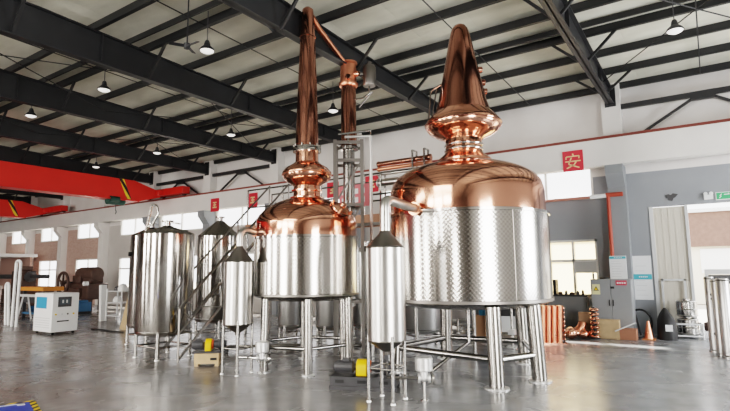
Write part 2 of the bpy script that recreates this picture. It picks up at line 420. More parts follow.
# sag rods and diagonal wind bracing under the roof
for i in (-1, 0, 1, 2, 3, 4):
    c = bx(i); BAY = bx(i)-bx(i+1)
    for j, (ya, yb) in enumerate(((13.15, 7.4), (7.4, 1.0))):
        if i in (-1, 2, 3):
            for q in ((c, c-BAY), (c-BAY, c)):
                b = MB(); b.tube([(q[0], ya, 6.1), (q[1], yb, 6.1)], .012, 6); struct(b.build('roof_brace_rod', BEAM2))
    b = MB(); b.tube([(c-BAY/2, 14.3, roofz(14.3)-.15), (c-BAY/2, 4, roofz(4)-.15)], .012, 6); struct(b.build('roof_sag_rod', BEAM2))
# wall bracing above the runway
for i in (-1, 3, 4):
    c = bx(i); BAY = bx(i)-bx(i+1)
    b = MB(); y = WY-.2; xm = c-BAY/2
    b.box(c-BAY+.2, c-.2, y-.05, y+.05, 5.66, 5.78)
    b.box(xm-.25, xm+.25, y-.06, y+.06, 5.58, 5.78)
    b.bar((xm-.15, y, 5.66), (c-BAY+.55, y, 4.9), .06); b.bar((xm+.15, y, 5.66), (c-.55, y, 4.9), .06)
    struct(b.build('wall_brace', BEAM2))
# sliding door panel (door_1) standing half open in the doorway
d = MB(); d.box(-1.2, -.4, WY+.02, WY+.1, 0, 3.08)
for j in range(1, 6): d.box(-1.2+j*.135-.012, -1.2+j*.135+.012, WY+.013, WY+.02, .05, 3.05)
dr = struct(d.build('door_1', CREAM))
d = MB(); d.box(-1.2, -1.12, WY-.02, WY+.02, 0, 3.1); d.box(-.45, -.39, WY-.02, WY+.12, 0, 3.1); d.build('door_frame', LGREY, dr)
# outside, seen through the doorway
o = MB(); o.box(-70, 30, WY+.3, 60, -.25, -.02); struct(o.build('ground_yard', YARD))
t = thing('outbuilding', 'brick outbuilding in the yard seen through the open doorway', 'building', (3, 27, 0))
b = MB(); b.box(-9, 14, 0, 5, 0, 4.0); b.build('lower_wall', mat('beige_render', (.75, .70, .60), .9), t)  # plain beige render, the wall's own colour
b = MB(); b.box(-9.2, 14.2, -.25, 5.2, 2.5, 4.0); b.build('brick_band', BRICKB, t)
b = MB(); b.box(-9.3, 14.3, -.4, 5.3, 4.0, 4.15); b.build('roof_edge', LGREY, t)
for x in (-6.6, -3.4, -.2, 3):
    b = MB(); b.box(x, x+2.6, -.06, 0, 1.35, 2.4); b.build('window', WHITE, t)

# ------------------------------------------------------------------ cranes
def crane(x, label):
    t = thing('overhead_crane', label, 'crane', (x, 0, 0))
    g = MB()
    prof = [(13.55, 4.92), (12.5, 4.62), (-9.5, 4.62), (-9.5, 5.5), (12.3, 5.5), (13.55, 5.16)]
    g.prism(prof, .44, Matrix(((0, 0, 1, -.22), (1, 0, 0, 0), (0, 1, 0, 0), (0, 0, 0, 1)))); g.build('girder', RED, t, .02)
    fl_ = MB(); fl_.box(-.3, .3, -9.5, 12.5, 4.6, 4.66); fl_.build('lower_flange', RED, t)
    s = MB(); s.prism([(12.0, 4.63), (12.2, 4.63), (11.8, 5.49), (11.6, 5.49)], .01, Matrix(((0, 0, 1, .222), (1, 0, 0, 0), (0, 1, 0, 0), (0, 0, 0, 1)))); s.build('warning_stripes', HAZC, t)
    e = MB(); e.box(-1.5, 1.7, 13.6, 13.98, 5.0, 5.3); e.box(-.4, .4, 13.3, 13.62, 4.98, 5.2); e.build('end_carriage', RED, t, .02)
    for q in (-1.2, 1.4):
        w = MB(); w.lathe([(0, -.05), (.12, -.05), (.12, .05), (0, .05)], (q, 13.92, 5.06), 20, (0, 1, 0)); w.build('wheel', DGREY, t)
    return t
crane(-20.35, 'red overhead travelling crane bridge, the nearer and larger of two')
crane(-30.9, 'red overhead crane bridge far down the hall, behind the nearer one')
p = dp(116, 200, 22.5); p.x = -20.35
q = ray(116, 200); k = -20.35/q.x; p = Vector((-20.35, q.y*k, EYE+q.z*k))
t = thing('electric_hoist', 'dark green electric hoist hanging under the nearer red crane bridge', 'hoist', (p.x, p.y, p.z))
h = MB(); h.lathe([(0, -.42), (.1, -.42), (.16, -.38), (.16, .30), (.12, .36), (0, .38)], (0, 0, -.05), 20, (0, 1, 0)); h.build('drum', GREEN, t)
h = MB(); h.lathe([(0, -.2), (.12, -.2), (.12, .2), (0, .2)], (.22, -.2, .0), 16, (0, 1, 0)); h.build('motor', GREEN, t)
h = MB(); h.box(-.2, .2, -.2, .2, .12, .27); h.build('trolley', BLACK, t)
h = MB(); h.tube([(0, 0, -.2), (0, 0, -.42)], .015); h.tube(bend((0, 0, -.42), (.12, 0, -.5), (0, 0, -.58)), .02); h.build('hook', DGREY, t)

# ------------------------------------------------------------------ pendant lamps
lamps = [((675, 31), 'bell-shaped pendant lamp hanging over the far right bay above the doorway'),
         ((207, 51), 'bell-shaped pendant lamp nearest the tall copper neck, upper left'),
         ((104, 90), 'bell-shaped pendant lamp between the second and third roof beams on the left'),
         ((31, 116), 'bell-shaped pendant lamp at the left edge above the red crane'),
         ((231, 135), 'bell-shaped pendant lamp against the far roof left of the copper bulb'),
         ((333, 111), 'bell-shaped pendant lamp just left of the copper column'),
         ((157, 153), 'small distant pendant lamp above the end of the nearer crane bridge'),
         ((96, 167), 'small distant pendant lamp just above the middle of the nearer crane bridge')]
root = None
for (x, y), lab in lamps:
    loc = gp(x, y, 5.62)
    if root is None:
        root = thing('pendant_lamp', lab, 'lamp', loc, 0, 'high-bay pendant lamps')
        l = MB(); l.lathe([(.135, 0), (.14, .01), (.115, .05), (.06, .10), (.045, .17), (.03, .2), (0, .21)], n=24); l.build('shade', BEAM, root)
        l = MB(); l.lathe([(0, -.045), (.07, -.035), (.115, -.01), (.13, .005), (0, .01)], n=24); l.build('lens', LENS, root)
        l = MB(); l.tube([(0, 0, .2), (0, 0, .78)], .008, 6); l.build('rod', DGREY, root)
    else: dup(root, loc, 0, lab)
p = gp(187, 46, 5.6)
t = thing('ceiling_fan', 'small dark fan hanging from a purlin left of the nearest pendant lamp', 'fan', p)
f = MB(); f.lathe([(0, -.06), (.05, -.05), (.06, .04), (0, .07)], n=16); f.build('motor', BEAM, t)
for a in range(3):
    f = MB(); f.cbox((math.cos(a*2.09)*.17, math.sin(a*2.09)*.17, 0), (.26, .07, .012), a*2.09, 0, .3); f.build('blade', BEAM, t)
f = MB(); f.tube([(0, 0, .05), (0, 0, roofz(p.y)-5.6)], .012, 6); f.build('rod', BEAM, t)

# ------------------------------------------------------------------ pot stills
def legs(t, R, angs, z1, r, splay=.02, brace=.34, br=.035, skip=()):
    P = []; n = len(angs)
    R0_ = R
    for i, a in enumerate(angs):
        R = R0_
        if isinstance(a, tuple): a, R = a
        ca, sa = math.cos(a), math.sin(a)
        top = Vector((R*ca, R*sa, z1)); bot = Vector(((R+splay)*ca, (R+splay)*sa, .02)); P.append((top, bot))
        l = MB(); l.tube([bot, top], r, 24); lo = l.build('leg', LEGST, t)
        f = MB(); f.lathe([(0, 0), (r*1.6, 0), (r*1.6, .018), (r*1.1, .022), (0, .024)], (bot.x, bot.y, 0), 20); f.build('foot', ALU, lo)
    for i in range(n):
        if i in skip: continue
        A = P[i][1].lerp(P[i][0], brace/z1); B = P[(i+1) % n][1].lerp(P[(i+1) % n][0], brace/z1)
        A2 = A.lerp(B, r*.9/(B-A).length); B2 = B.lerp(A, r*.9/(B-A).length)
        b = MB(); b.tube([A2, B2], br, 14); b.build('brace', TUBE, t)

D2 = 8.38; c2 = fl(468, D2)
def z2(y): return dp(466, y, D2).z
S2 = thing('pot_still', 'large copper-domed pot still with dimpled steel jacket and stout conical neck', 'still', c2)
ph = MB()
R2 = 1.287
ph.lathe([(0, 1.02), (R2-.25, 1.03), (R2-.06, 1.09), (R2, 1.13), (R2, 2.47), (R2-.03, 2.48), (0, 2.48)], n=96); ph.build('jacket', DIMPLE, S2)
ph = MB(); ph.lathe([(R2+.004, 1.115), (R2+.012, 1.12), (R2+.012, 1.16), (R2+.004, 1.165)], n=96); ph.build('bottom_band', DARKST, S2)
ph = MB(); ph.lathe([(R2+.003, 2.43), (R2+.014, 2.435), (R2+.014, 2.475), (R2-.03, 2.485), (R2-.04, 2.48)], n=96); ph.build('top_band', STEEL, S2)
ph = MB()
dome = [(R2-.035, 2.46), (R2-.035, 2.80), (R2-.045, 2.88), (R2-.085, 3.0), (R2-.16, 3.095), (R2-.28, 3.18), (R2-.46, 3.26), (R2-.68, 3.325), (.48, 3.365), (.40, 3.385)]
ph.lathe(dome+[(.40, 3.42), (0, 3.42)], n=96); ph.build('dome', COPPER, S2)
ph = MB(); ph.lathe([(.46, 3.36), (.46, 3.40), (.42, 3.44), (.34, 3.50), (.305, 3.56), (.30, 3.80), (0, 3.80)], n=64); ph.build('neck_base', COPPER, S2)
ph = MB(); ph.ring(.305, .022, (0, 0, 3.58)); ph.ring(.305, .022, (0, 0, 3.66), n=48); ph.build('clamp_rings', STEEL, S2)
ph = MB()
ph.lathe([(0, 3.76), (.32, 3.76), (.36, 3.79), (.46, 3.83), (.56, 3.89), (.62, 3.96), (.635, 4.01), (.625, 4.05), (.59, 4.10), (.53, 4.17), (.46, 4.24), (0, 4.26)], n=72); ph.build('bulb', COPPER, S2)
ph = MB(); ph.ring(.632, .014, (0, 0, 4.015), n=60, k=8); ph.build('bulb_seam', COPPERD, S2)
ph = MB(); ph.lathe([(.47, 4.21), (.445, 4.30), (.405, 4.42), (.36, 4.66), (.29, 5.0), (.215, 5.4), (.165, 5.64), (.14, 5.72), (.10, 5.78), (.05, 5.81), (0, 5.815)], n=64); ph.build('cone_neck', COPPERD, S2)
for (a, z, rr) in ((28, 4.78, .345), (24, 5.0, .30), (31, 4.62, .375)):
    an = cam_dir(90-a*.2); ph = MB()
    q = Vector((math.cos(an), math.sin(an), 0)); ph.lathe([(0, 0), (.055, 0), (.055, .09), (.035, .1), (0, .1)], q*(rr-.03)+Vector((0, 0, z)), 16, q); ph.build('sight_port', COPPERD, S2)
an = cam_dir(-90); q = Vector((math.cos(an), math.sin(an), 0))
ph = MB(); ph.tube([q*.58+Vector((0, 0, 4.1)), q*.53+Vector((0, 0, 4.62)), q*.34+Vector((0, 0, 4.74))], .016, 8); ph.tube([q*.52+Vector((0, 0, 4.15)), q*.42+Vector((0, 0, 4.7))], .012, 8); ph.build('ladder_rod', TUBE, S2)
sa_ = cam_dir(180-19); ph = MB(); ph.bar((R2*math.cos(sa_), R2*math.sin(sa_), 1.17), (R2*math.cos(sa_), R2*math.sin(sa_), 2.43), .012, .008); ph.build('weld_seam', DARKST, S2)
legs(S2, 1.17, [(cam_dir(90-q), r_) for q, r_ in ((-86, 1.2), (-45, 1.1), (30, 1.15), (100, 1.15), (178, 1.15))], 1.08, .105, .05, .36, .05)

D1 = 8.92; c1 = fl(306.5, D1)
S1 = thing('pot_still', 'smaller copper-domed pot still with round bulb and very tall slender neck', 'still', c1)
R1 = .90
ph = MB(); ph.lathe([(0, 1.11), (R1-.2, 1.12), (R1-.05, 1.17), (R1, 1.21), (R1, 2.17), (R1-.03, 2.18), (0, 2.18)], n=96); ph.build('jacket', DIMPLE2, S1)
ph = MB(); ph.lathe([(R1+.004, 1.195), (R1+.012, 1.2), (R1+.012, 1.23), (R1+.004, 1.235)], n=96); ph.build('bottom_band', DARKST, S1)
ph = MB(); ph.lathe([(R1+.003, 2.14), (R1+.012, 2.145), (R1+.012, 2.18), (R1-.03, 2.185)], n=96); ph.build('top_band', STEEL, S1)
ph = MB(); dome = [(R1-.025, 2.14), (R1-.025, 2.40), (R1-.035, 2.46), (R1-.07, 2.55), (R1-.15, 2.64), (R1-.28, 2.73), (R1-.45, 2.81), (.34, 2.85), (.29, 2.865)]
ph.lathe(dome+[(.29, 2.88), (0, 2.88)], n=96); ph.build('dome', COPPER, S1)
ph = MB(); ph.lathe([(.30, 2.84), (.30, 2.88), (.24, 2.90), (.235, 2.98), (.27, 2.985), (.27, 3.01), (.235, 3.02), (.23, 3.10), (0, 3.10)], n=56); ph.build('neck_base', COPPER, S1)
ph = MB(); ph.lathe([(0, 3.08), (.23, 3.08), (.26, 3.11), (.35, 3.16), (.42, 3.23), (.437, 3.29), (.43, 3.34), (.37, 3.41), (.27, 3.47), (.22, 3.51), (0, 3.52)], n=64); ph.build('bulb', COPPER, S1)
ph = MB(); ph.ring(.433, .012, (0, 0, 3.29), n=56, k=8); ph.build('bulb_seam', COPRED, S1)
ph = MB(); ph.lathe([(.205, 3.46), (.20, 3.76), (0, 3.76)], n=48); ph.build('neck_sleeve', COPPER, S1)
ph = MB(); ph.lathe([(.245, 3.70), (.25, 3.70), (.25, 3.78), (.245, 3.79), (.20, 3.80), (0, 3.80)], n=48)
for k in range(10):
    a = 2*PI*k/10; ph.lathe([(0, -.03), (.015, -.03), (.015, .03), (0, .03)], (.232*math.cos(a), .232*math.sin(a), 3.80), 8)
ph.build('flange', STEEL, S1)
ZN = dp(311, 8, D1).z
ph = MB(); ph.lathe([(.205, 3.78), (.20, 4.1), (.137, ZN-.60), (.137, ZN-.59), (.15, ZN-.58), (.15, ZN-.56), (.135, ZN-.55), (.11, ZN-.12), (.10, ZN-.04), (.06, ZN), (0, ZN+.005)], n=48); ph.build('tall_neck', COPPERD, S1)
legs(S1, .78, [cam_dir(171+60*q) for q in range(6)], 1.16, .068, .015, .38, .03)
an = cam_dir(90); q = (Vector((math.cos(cam_dir(90)), math.sin(cam_dir(90)), 0))*.80 + Vector((math.cos(cam_dir(180)), math.sin(cam_dir(180)), 0))*.6).normalized()
nq = (q + Vector((0, 0, 1.1))).normalized()
ph = MB(); ph.lathe([(.15, -.05), (.15, .06), (.19, .07), (.19, .10), (.12, .13), (.05, .15), (.05, .2), (0, .2)], q*.72+Vector((0, 0, 2.56)), 28, nq); mw = ph.build('manway', COPPER, S1)
for k in range(4):
    a = PI/2*k; ph = MB(); w_ = nq.orthogonal().normalized(); v_ = nq.cross(w_); e_ = (w_*math.cos(a)+v_*math.sin(a))*.175
    ph.lathe([(0, 0), (.022, 0), (.022, .09), (0, .1)], q*.72+Vector((0, 0, 2.56))+e_+nq*.06, 10, nq); ph.build('wing_nut', COPRED, mw)
# rectifying column beside it
DC = 10.3; cc = fl(349.5, DC)
COLB = dp(349, 148, DC).z; COLT = dp(349, 86, DC).z; HDT = dp(349, 63, DC).z
K = thing('rectifying_column', 'slim copper rectifying column with a header and a grey can on top', 'column', cc)
ph = MB(); ph.lathe([(0, COLB), (.16, COLB), (.155, COLT), (0, COLT)], n=36); ph.build('copper_shaft', COPPERD, K)
ph = MB(); ph.lathe([(.19, COLT-.02), (.2, COLT), (.2, COLT+.05), (.17, COLT+.06), (.165, HDT-.05), (.19, HDT-.04), (.19, HDT), (0, HDT)], n=36); ph.build('header', COPRED, K)
ph = MB(); ph.lathe([(0, .9), (.12, .9), (.12, COLB-.06), (.19, COLB-.05), (.19, COLB+.02), (0, COLB+.03)], n=30); ph.build('steel_shaft', TUBE, K)
for k in range(3):
    a = cam_dir(180-60*k); q = Vector((math.cos(a), math.sin(a), 0)); z = COLT+.12+.1*k
    ph = MB(); ph.lathe([(0, 0), (.06, 0), (.06, .1), (.045, .12), (0, .12)], q*.14+Vector((0, 0, z)), 16, q); ph.build('port', COPPER, K)
ry = Vector((math.cos(cam_dir(90)), math.sin(cam_dir(90)), 0))
ph = MB(); ph.lathe([(0, -.24), (.13, -.24), (.14, -.2), (.14, .16), (.11, .21), (.05, .23), (.05, .29), (0, .3)], ry*.44+Vector((0, 0, (COLT+HDT)/2-.02)), 28); ph.build('side_can', DARKST, K)
ph = MB(); zc = (COLT+HDT)/2
ph.tube([ry*.44+Vector((0, 0, zc-.24)), ry*.44+Vector((0, 0, zc-.42)), ry*.3+Vector((0, 0, zc-.52)), ry*.12+Vector((0, 0, zc-.55))], .022, 8)
ph.tube([ry*.14+Vector((0, 0, zc)), ry*.34+Vector((0, 0, zc))], .03, 8); ph.tube([ry*.5+Vector((0, 0, zc-.38)), ry*.22+Vector((0, 0, zc-.72))], .018, 8); ph.build('side_pipe', TUBE, K)
ph = MB(); ph.lathe([(0, 0), (.24, 0), (.24, .03), (.07, .05), (.07, .92), (0, .93)], n=24); ph.build('base', SATIN, K)
# lyne arm of the tall still reaches over to the column header
a_ = Vector((0, 0, ZN-.12)); b_ = cc-c1+Vector((0, 0, HDT-.1))
side = (b_-a_); side.z = 0; side.normalize()
ph = MB(); ph.tube([a_, a_+side*.12+Vector((0, 0, .02))]+bend(a_+side*.14, a_+side*.2, a_+(b_-a_)*.22)+[a_+(b_-a_)*.96], [.06]*2+[.056]*9+[.045], 14); ph.build('lyne_arm', COPRED, S1)

rr = Vector((math.cos(YAW), math.sin(YAW), 0)); ff = Vector((-math.sin(YAW), math.cos(YAW), 0))
# spirit / vapour fittings joining receivers to the stills
def receiver(px, d, R, ztop, zbot, zapex, label, neck_r, bend_z, contact):
    c = fl(px, d)
    t = thing('spirit_receiver', label, 'tank', c)
    m_ = MB(); m_.lathe([(0, zbot), (R-.01, zbot), (R, zbot+.01), (R, ztop-.01), (R-.01, ztop), (0, ztop)], n=56); m_.build('shell', SATIN, t)
    for z in (zbot+.01, ztop-.01): MB().ring(R, .007, (0, 0, z), n=48, k=8).build('weld_rim', TUBE, t)
    m_ = MB(); m_.lathe([(R-.005, ztop), (neck_r*1.15, zapex), (neck_r, zapex+.03), (0, zapex+.03)], n=48); m_.build('cone_lid', DARKST, t)
    m_ = MB(); m_.lathe([(0, zbot-.17), (.04, zbot-.17), (.045, zbot-.13), (R-.02, zbot), (0, zbot)], n=40); m_.build('cone_bottom', DARKST, t)
    tgt = contact-c; tgt.z = 0; u = tgt.normalized(); ex = tgt
    m_ = MB(); pts = [(0, 0, zapex), (0, 0, bend_z-.16)]+bend((0, 0, bend_z-.14), (0, 0, bend_z), u*.15+Vector((0, 0, bend_z)))[1:]+[ex*.98+Vector((0, 0, bend_z-.03))]
    m_.tube(pts, neck_r, 20); m_.build('swan_pipe', SATIN, t)
    m_ = MB()
    m_.lathe([(0, 0), (neck_r*1.5, 0), (neck_r*1.5, .04), (neck_r*1.25, .06), (neck_r*1.25, .16), (0, .16)], ex*.9+Vector((0, 0, bend_z-.03)), 24, u)
    m_.build('copper_collar', COPRED, t)
    m_ = MB()
    for s in (-1, 1): m_.tube([ex*.86+u.cross(Vector((0, 0, 1)))*s*neck_r*1.7+Vector((0, 0, bend_z-.03)), ex*.86+u.cross(Vector((0, 0, 1)))*s*neck_r*1.7+u*.14+Vector((0, 0, bend_z-.03))], .012, 8)
    m_.build('collar_bolts', STEEL, t)
    for k in range(4):
        a = cam_dir(180)+PI/2*k+.25; q = Vector((math.cos(a), math.sin(a), 0))*(R-.01)
        l = MB(); l.tube([q+Vector((0, 0, .015)), q+Vector((0, 0, zbot+.08))], .021, 12); lo = l.build('leg', TUBE, t)
        l = MB(); l.lathe([(0, 0), (.035, 0), (.03, .018), (0, .02)], (q.x, q.y, 0), 14); l.build('foot', ALU, lo)
    m_ = MB(); P = []
    for k in range(4):
        a = cam_dir(180)+PI/2*k+.25; P.append(Vector((math.cos(a)*(R-.01), math.sin(a)*(R-.01), .40)))
    for k in range(4): m_.tube([P[k], P[(k+1) % 4]], .013, 8)
    m_.build('leg_brace', TUBE, t)
    return t, c
zz = dp(385, 232, 6.6).z
rb, cb_ = receiver(385.5, 6.58, .247, 1.90, .72, 2.075, 'cone-topped steel receiver on four legs beside the large still', .066, dp(395, 203, 7.0).z, c2+(rr*-.72+ff*-.70)*1.25)
ra, ca_ = receiver(239, 8.35, .235, 1.77, .76, 1.985, 'cone-topped steel receiver on four legs beside the smaller still', .055, dp(240, 230, 8.4).z, c1+(rr*-.93+ff*-.36)*.875)

def outlet(px, py, d, label, rc):
    p = dp(px, py, d)
    t = thing('outlet_valve', label, 'valve', (p.x, p.y, 0))
    zc = p.z
    v = MB(); v.lathe([(0, 0), (.10, 0), (.11, .01), (.11, .15), (.10, .165), (0, .17)], (0, 0, zc+.03), 26); v.build('actuator', ALU, t)
    v = MB(); u = Vector((math.cos(YAW), math.sin(YAW), 0))
    v.lathe([(0, -.075), (.06, -.075), (.06, -.05), (.035, -.045), (.05, 0), (.035, .045), (.06, .05), (.06, .075), (0, .075)], (0, 0, zc-.06), 20, u)
    v.lathe([(0, -.05), (.05, -.05), (.05, .05), (0, .05)], (0, 0, zc-.01), 16); v.build('valve_body', ALU, t)
    v = MB(); v.ring(.06, .012, u*.11+Vector((0, 0, zc-.07)), u, 20, 8); v.build('handwheel', STEEL, t)
    v = MB(); v.tube([(0, 0, zc-.1), (0, 0, .012)], .018, 10); v.lathe([(0, 0), (.05, 0), (.05, .012), (0, .013)], n=14); v.build('support', TUBE, t)
    q = rc-Vector((p.x, p.y, 0)); q.z = zc-.06
    v = MB(); v.tube([u*-.07+Vector((0, 0, zc-.06)), Vector((q.x, q.y, zc-.06)), Vector((q.x, q.y, .46))], .02, 10); v.build('outlet_pipe', TUBE, t)
outlet(424, 373, 6.55, 'pale metal outlet valve with actuator beside the right receiver', cb_)
outlet(262, 354, 8.25, 'pale metal outlet valve with actuator beside the left receiver', ca_)
# slanting discharge line from the large still down to its valve area
t = thing('drain_pipe', 'slanting steel drain pipe under the large still', 'pipe', gp(432, 378))
q = dp(469, 342, 8.1)-gp(432, 378)
v = MB(); v.tube([Vector((0, 0, .1)), Vector((q.x, q.y, q.z)), Vector((q.x, q.y, 1.0))], .03, 12); v.build('pipe_run', TUBE, t)
v = MB(); v.tube([Vector((0, 0, .1)), Vector((0, 0, 0))], .03, 10); v.build('support', TUBE, t)

# pumps
def pump(name_label, c, rz, motor_mat, frame, z0):
    t = thing('pump', name_label, 'pump', c, rz)
    x = MB(); x.lathe([(0, -.17), (.06, -.17), (.075, -.15), (.08, -.13), (.08, .1), (.05, .12), (.02, .2), (0, .2)], (-.22, 0, z0+.11), 22, (1, 0, 0))
    for k in range(12):
        a = 2*PI*k/12; x.cbox((-.23, math.cos(a)*.083, z0+.11+math.sin(a)*.083), (.2, .008, .012), 0, 0, a)
    x.cbox((-.22, 0, z0+.2), (.1, .07, .05)); x.build('motor', motor_mat, t)
    x = MB(); x.prism([(-.11, 0), (.11, 0), (.11, .12), (.09, .17), (.05, .205), (0, .215), (-.05, .205), (-.09, .17), (-.11, .12)], .15, Matrix(((0, 0, 1, -.06), (1, 0, 0, 0), (0, 1, 0, z0+.005), (0, 0, 0, 1)))); x.build('coupling_guard', YEL, t, .012)
    x = MB(); x.lathe([(0, 0), (.085, 0), (.085, .03), (.05, .05), (0, .05)], (.095, 0, z0+.12), 20, (1, 0, 0)); x.build('bearing_cap', ORG, t)
    x = MB(); x.lathe([(0, 0), (.06, 0), (.07, .06), (.07, .12), (.11, .14), (.11, .22), (.08, .24), (.05, .3), (0, .3)], (.14, 0, z0+.12), 22, (1, 0, 0)); x.tube([(.33, 0, z0+.2), (.33, 0, z0+.32)], .045, 14); x.lathe([(0, 0), (.07, 0), (.07, .02), (0, .02)], (.33, 0, z0+.32), 16); x.build('pump_head', DGREY, t)
    if frame:
        x = MB()
        for s in (-1, 1):
            x.box(-.42, .5, s*.13-.012, s*.13+.012, .05, z0-.01); x.box(-.42, .5, s*.13-.04, s*.13+.04, 0, .05)
        for q in (-.40, -.1, .2, .48): x.box(q-.02, q+.02, -.13, .13, .06, z0)
        x.box(-.42, .5, -.15, .15, z0-.02, z0); x.build('base_frame', DGREY, t)
        for q in (-.28, .03, .33): MB().box(q-.06, q+.06, -.154, -.15, .09, .13).build('frame_slot', BLACK, t)
    else:
        x = MB(); x.box(-.36, .46, -.11, .11, z0-.03, z0); x.build('base_plate', DGREY, t)
    return t
pc = gp(362, 388); pump('grey transfer pump with a bright yellow guard beside the right receiver', (pc.x, pc.y, 0), YAW-.22, DGREY, True, .17)
kc = gp(206, 366)
kc = Vector((kc.x, kc.y, 0))+Vector((-math.sin(YAW), math.cos(YAW), 0))*.1
t = thing('wooden_crate', 'small pale wooden packing crate carrying a pump', 'crate', kc, YAW+.12)
for s in (-1, 1):
    x = MB(); x.box(-.2, .2, s*.13-.01, s*.13+.01, .04, .20); x.build('side_panel', WOOD, t)
    x = MB(); x.box(s*.2-.01, s*.2+.01, -.13, .13, .04, .20); x.build('end_panel', WOOD, t)
    x = MB(); x.box(-.2+(s+1)*.17, -.14+(s+1)*.17+.0, -.14, .14, 0, .04); x.build('skid', WOOD, t)
x = MB(); x.box(-.205, .205, -.135, .135, .195, .21); x.build('lid', WOOD, t)
x = MB(); x.box(.06, .17, -.144, -.1405, .1, .14); x.build('hand_hole', BLACK, t)
x = pump('dark pump with a yellow-orange guard sitting on the wooden crate', (kc.x, kc.y, .21), YAW+.12, DGREY, False, .03)
x.scale = (.7, .9, .95)

# ------------------------------------------------------------------ tanks behind
def tank(label, c, R, zb, zt, za, n_leg=4, hat=True, a0=0., skin=None):
    t = thing('storage_tank', label, 'tank', c)
    x = MB(); x.lathe([(0, zb-.1), (R*.5, zb-.07), (R-.02, zb-.01), (R, zb+.03), (R, zt-.01), (R-.01, zt), (0, zt)], n=64); x.build('shell', skin or STEEL, t)
    for z in (zb+.04, zt-.015): MB().ring(R, .008, (0, 0, z), n=56, k=8).build('weld_rim', TUBE, t)
    x = MB(); x.lathe([(R-.01, zt), (R*.93, zt+.02), (.11, za), (.09, za+.02), (0, za+.02)], n=56); x.build('cone_top', DARKST if hat else TUBE, t)
    for k in range(n_leg):
        a = a0+2*PI*k/n_leg; q = Vector((math.cos(a), math.sin(a), 0))*(R*.94)
        l = MB(); l.tube([q+Vector((0, 0, .01)), q+Vector((0, 0, zb+.05))], .034, 14); lo = l.build('leg', TUBE, t)
        l = MB(); l.lathe([(0, 0), (.05, 0), (.045, .02), (0, .022)], (q.x, q.y, 0), 14); l.build('foot', ALU, lo)
    x = MB(); P = [Vector((math.cos(a0+2*PI*k/n_leg)*R*.94, math.sin(a0+2*PI*k/n_leg)*R*.94, .22)) for k in range(n_leg)]
    for k in range(n_leg): x.tube([P[k], P[(k+1) % n_leg]], .018, 8)
    x.build('leg_brace', TUBE, t)
    x = MB(); x.tube([(0, 0, za), (0, 0, za+.12)], .06, 16); x.lathe([(0, 0), (.11, 0), (.11, .025), (0, .03)], (0, 0, za+.1), 20); x.build('top_hatch', TUBE, t)
    return t
tc_ = fl(166, 10.05)
T1 = tank('tall mirror-bright steel tank, nearest of the tanks on the left', tc_, .525, .46, dp(162, 234, 10.05).z, dp(162, 227, 10.05).z, 4, False, cam_dir(170))
rr = Vector((math.cos(YAW), math.sin(YAW), 0)); ff = Vector((-math.sin(YAW), math.cos(YAW), 0))
zt = dp(162, 234, 10).z
x = MB(); x.tube([rr*-.44+Vector((0, 0, zt)), rr*-.33+Vector((0, 0, zt+.56))], .03, 10)
x.tube(bend(rr*-.33+Vector((0, 0, zt+.58)), rr*-.2+Vector((0, 0, zt+.62)), rr*-.2+Vector((0, 0, zt+.4)))+[rr*-.3+Vector((0, 0, zt+.2)), rr*-.4+Vector((0, 0, zt+.15))], .022, 10)
x.tube([rr*-.2+Vector((0, 0, zt+.1)), rr*.4+Vector((0, 0, zt+.06))], .02, 8); x.tube([rr*0+Vector((0, 0, zt+.1)), rr*0+Vector((0, 0, zt+.24)), rr*.25+Vector((0, 0, zt+.2))], .018, 8)
x.build('top_pipe', TUBE, T1)
x = MB(); x.ring(.2, .02, -ff*.1+rr*.1+Vector((0, 0, zt+.07)), n=28, k=8); x.build('manway_ring', TUBE, T1)
c_ = fl(219, 12.4)
tank('steel tank with a broad grey conical roof behind the staircase', c_, .52, .46, dp(213, 236, 12.4).z, dp(213, 222, 12.4).z, 4, False, cam_dir(160))
c_ = fl(150, 11.9)
t3 = tank('steel tank mostly hidden behind the nearest left tank', c_, .44, .4, dp(148, 237, 12.3).z, dp(148, 230, 12.3).z, 4, False, cam_dir(160))
q = c_ + Vector((0, 0, 0))
x = MB(); a = cam_dir(180+52); u = Vector((math.cos(a), math.sin(a), 0)); x.lathe([(0, 0), (.05, 0), (.05, .05), (0, .06)], u*.43+Vector((0, 0, dp(132, 254, 11.6).z)), 14, u); x.build('sample_knob', BLACK, t3)
for px, d, R, zt, lab in ((291, 12.2, .30, 2.05, 'narrow steel tank under the walkway seen left of the smaller still front leg'),
                          (331, 12.0, .36, 2.05, 'steel tank under the walkway seen right of the smaller still front leg'),
                          (366, 12.4, .34, 2.05, 'steel tank under the walkway behind the right receiver'),
                          (421, 11.2, .43, 2.05, 'steel tank behind the left legs of the large still'),
                          (458, 13.4, .24, 1.9, 'slim steel tank near the back wall seen under the large still')):
    tank(lab, fl(px, d), R, .32, zt, zt+.12, 4, False, cam_dir(200), ROUGHST)

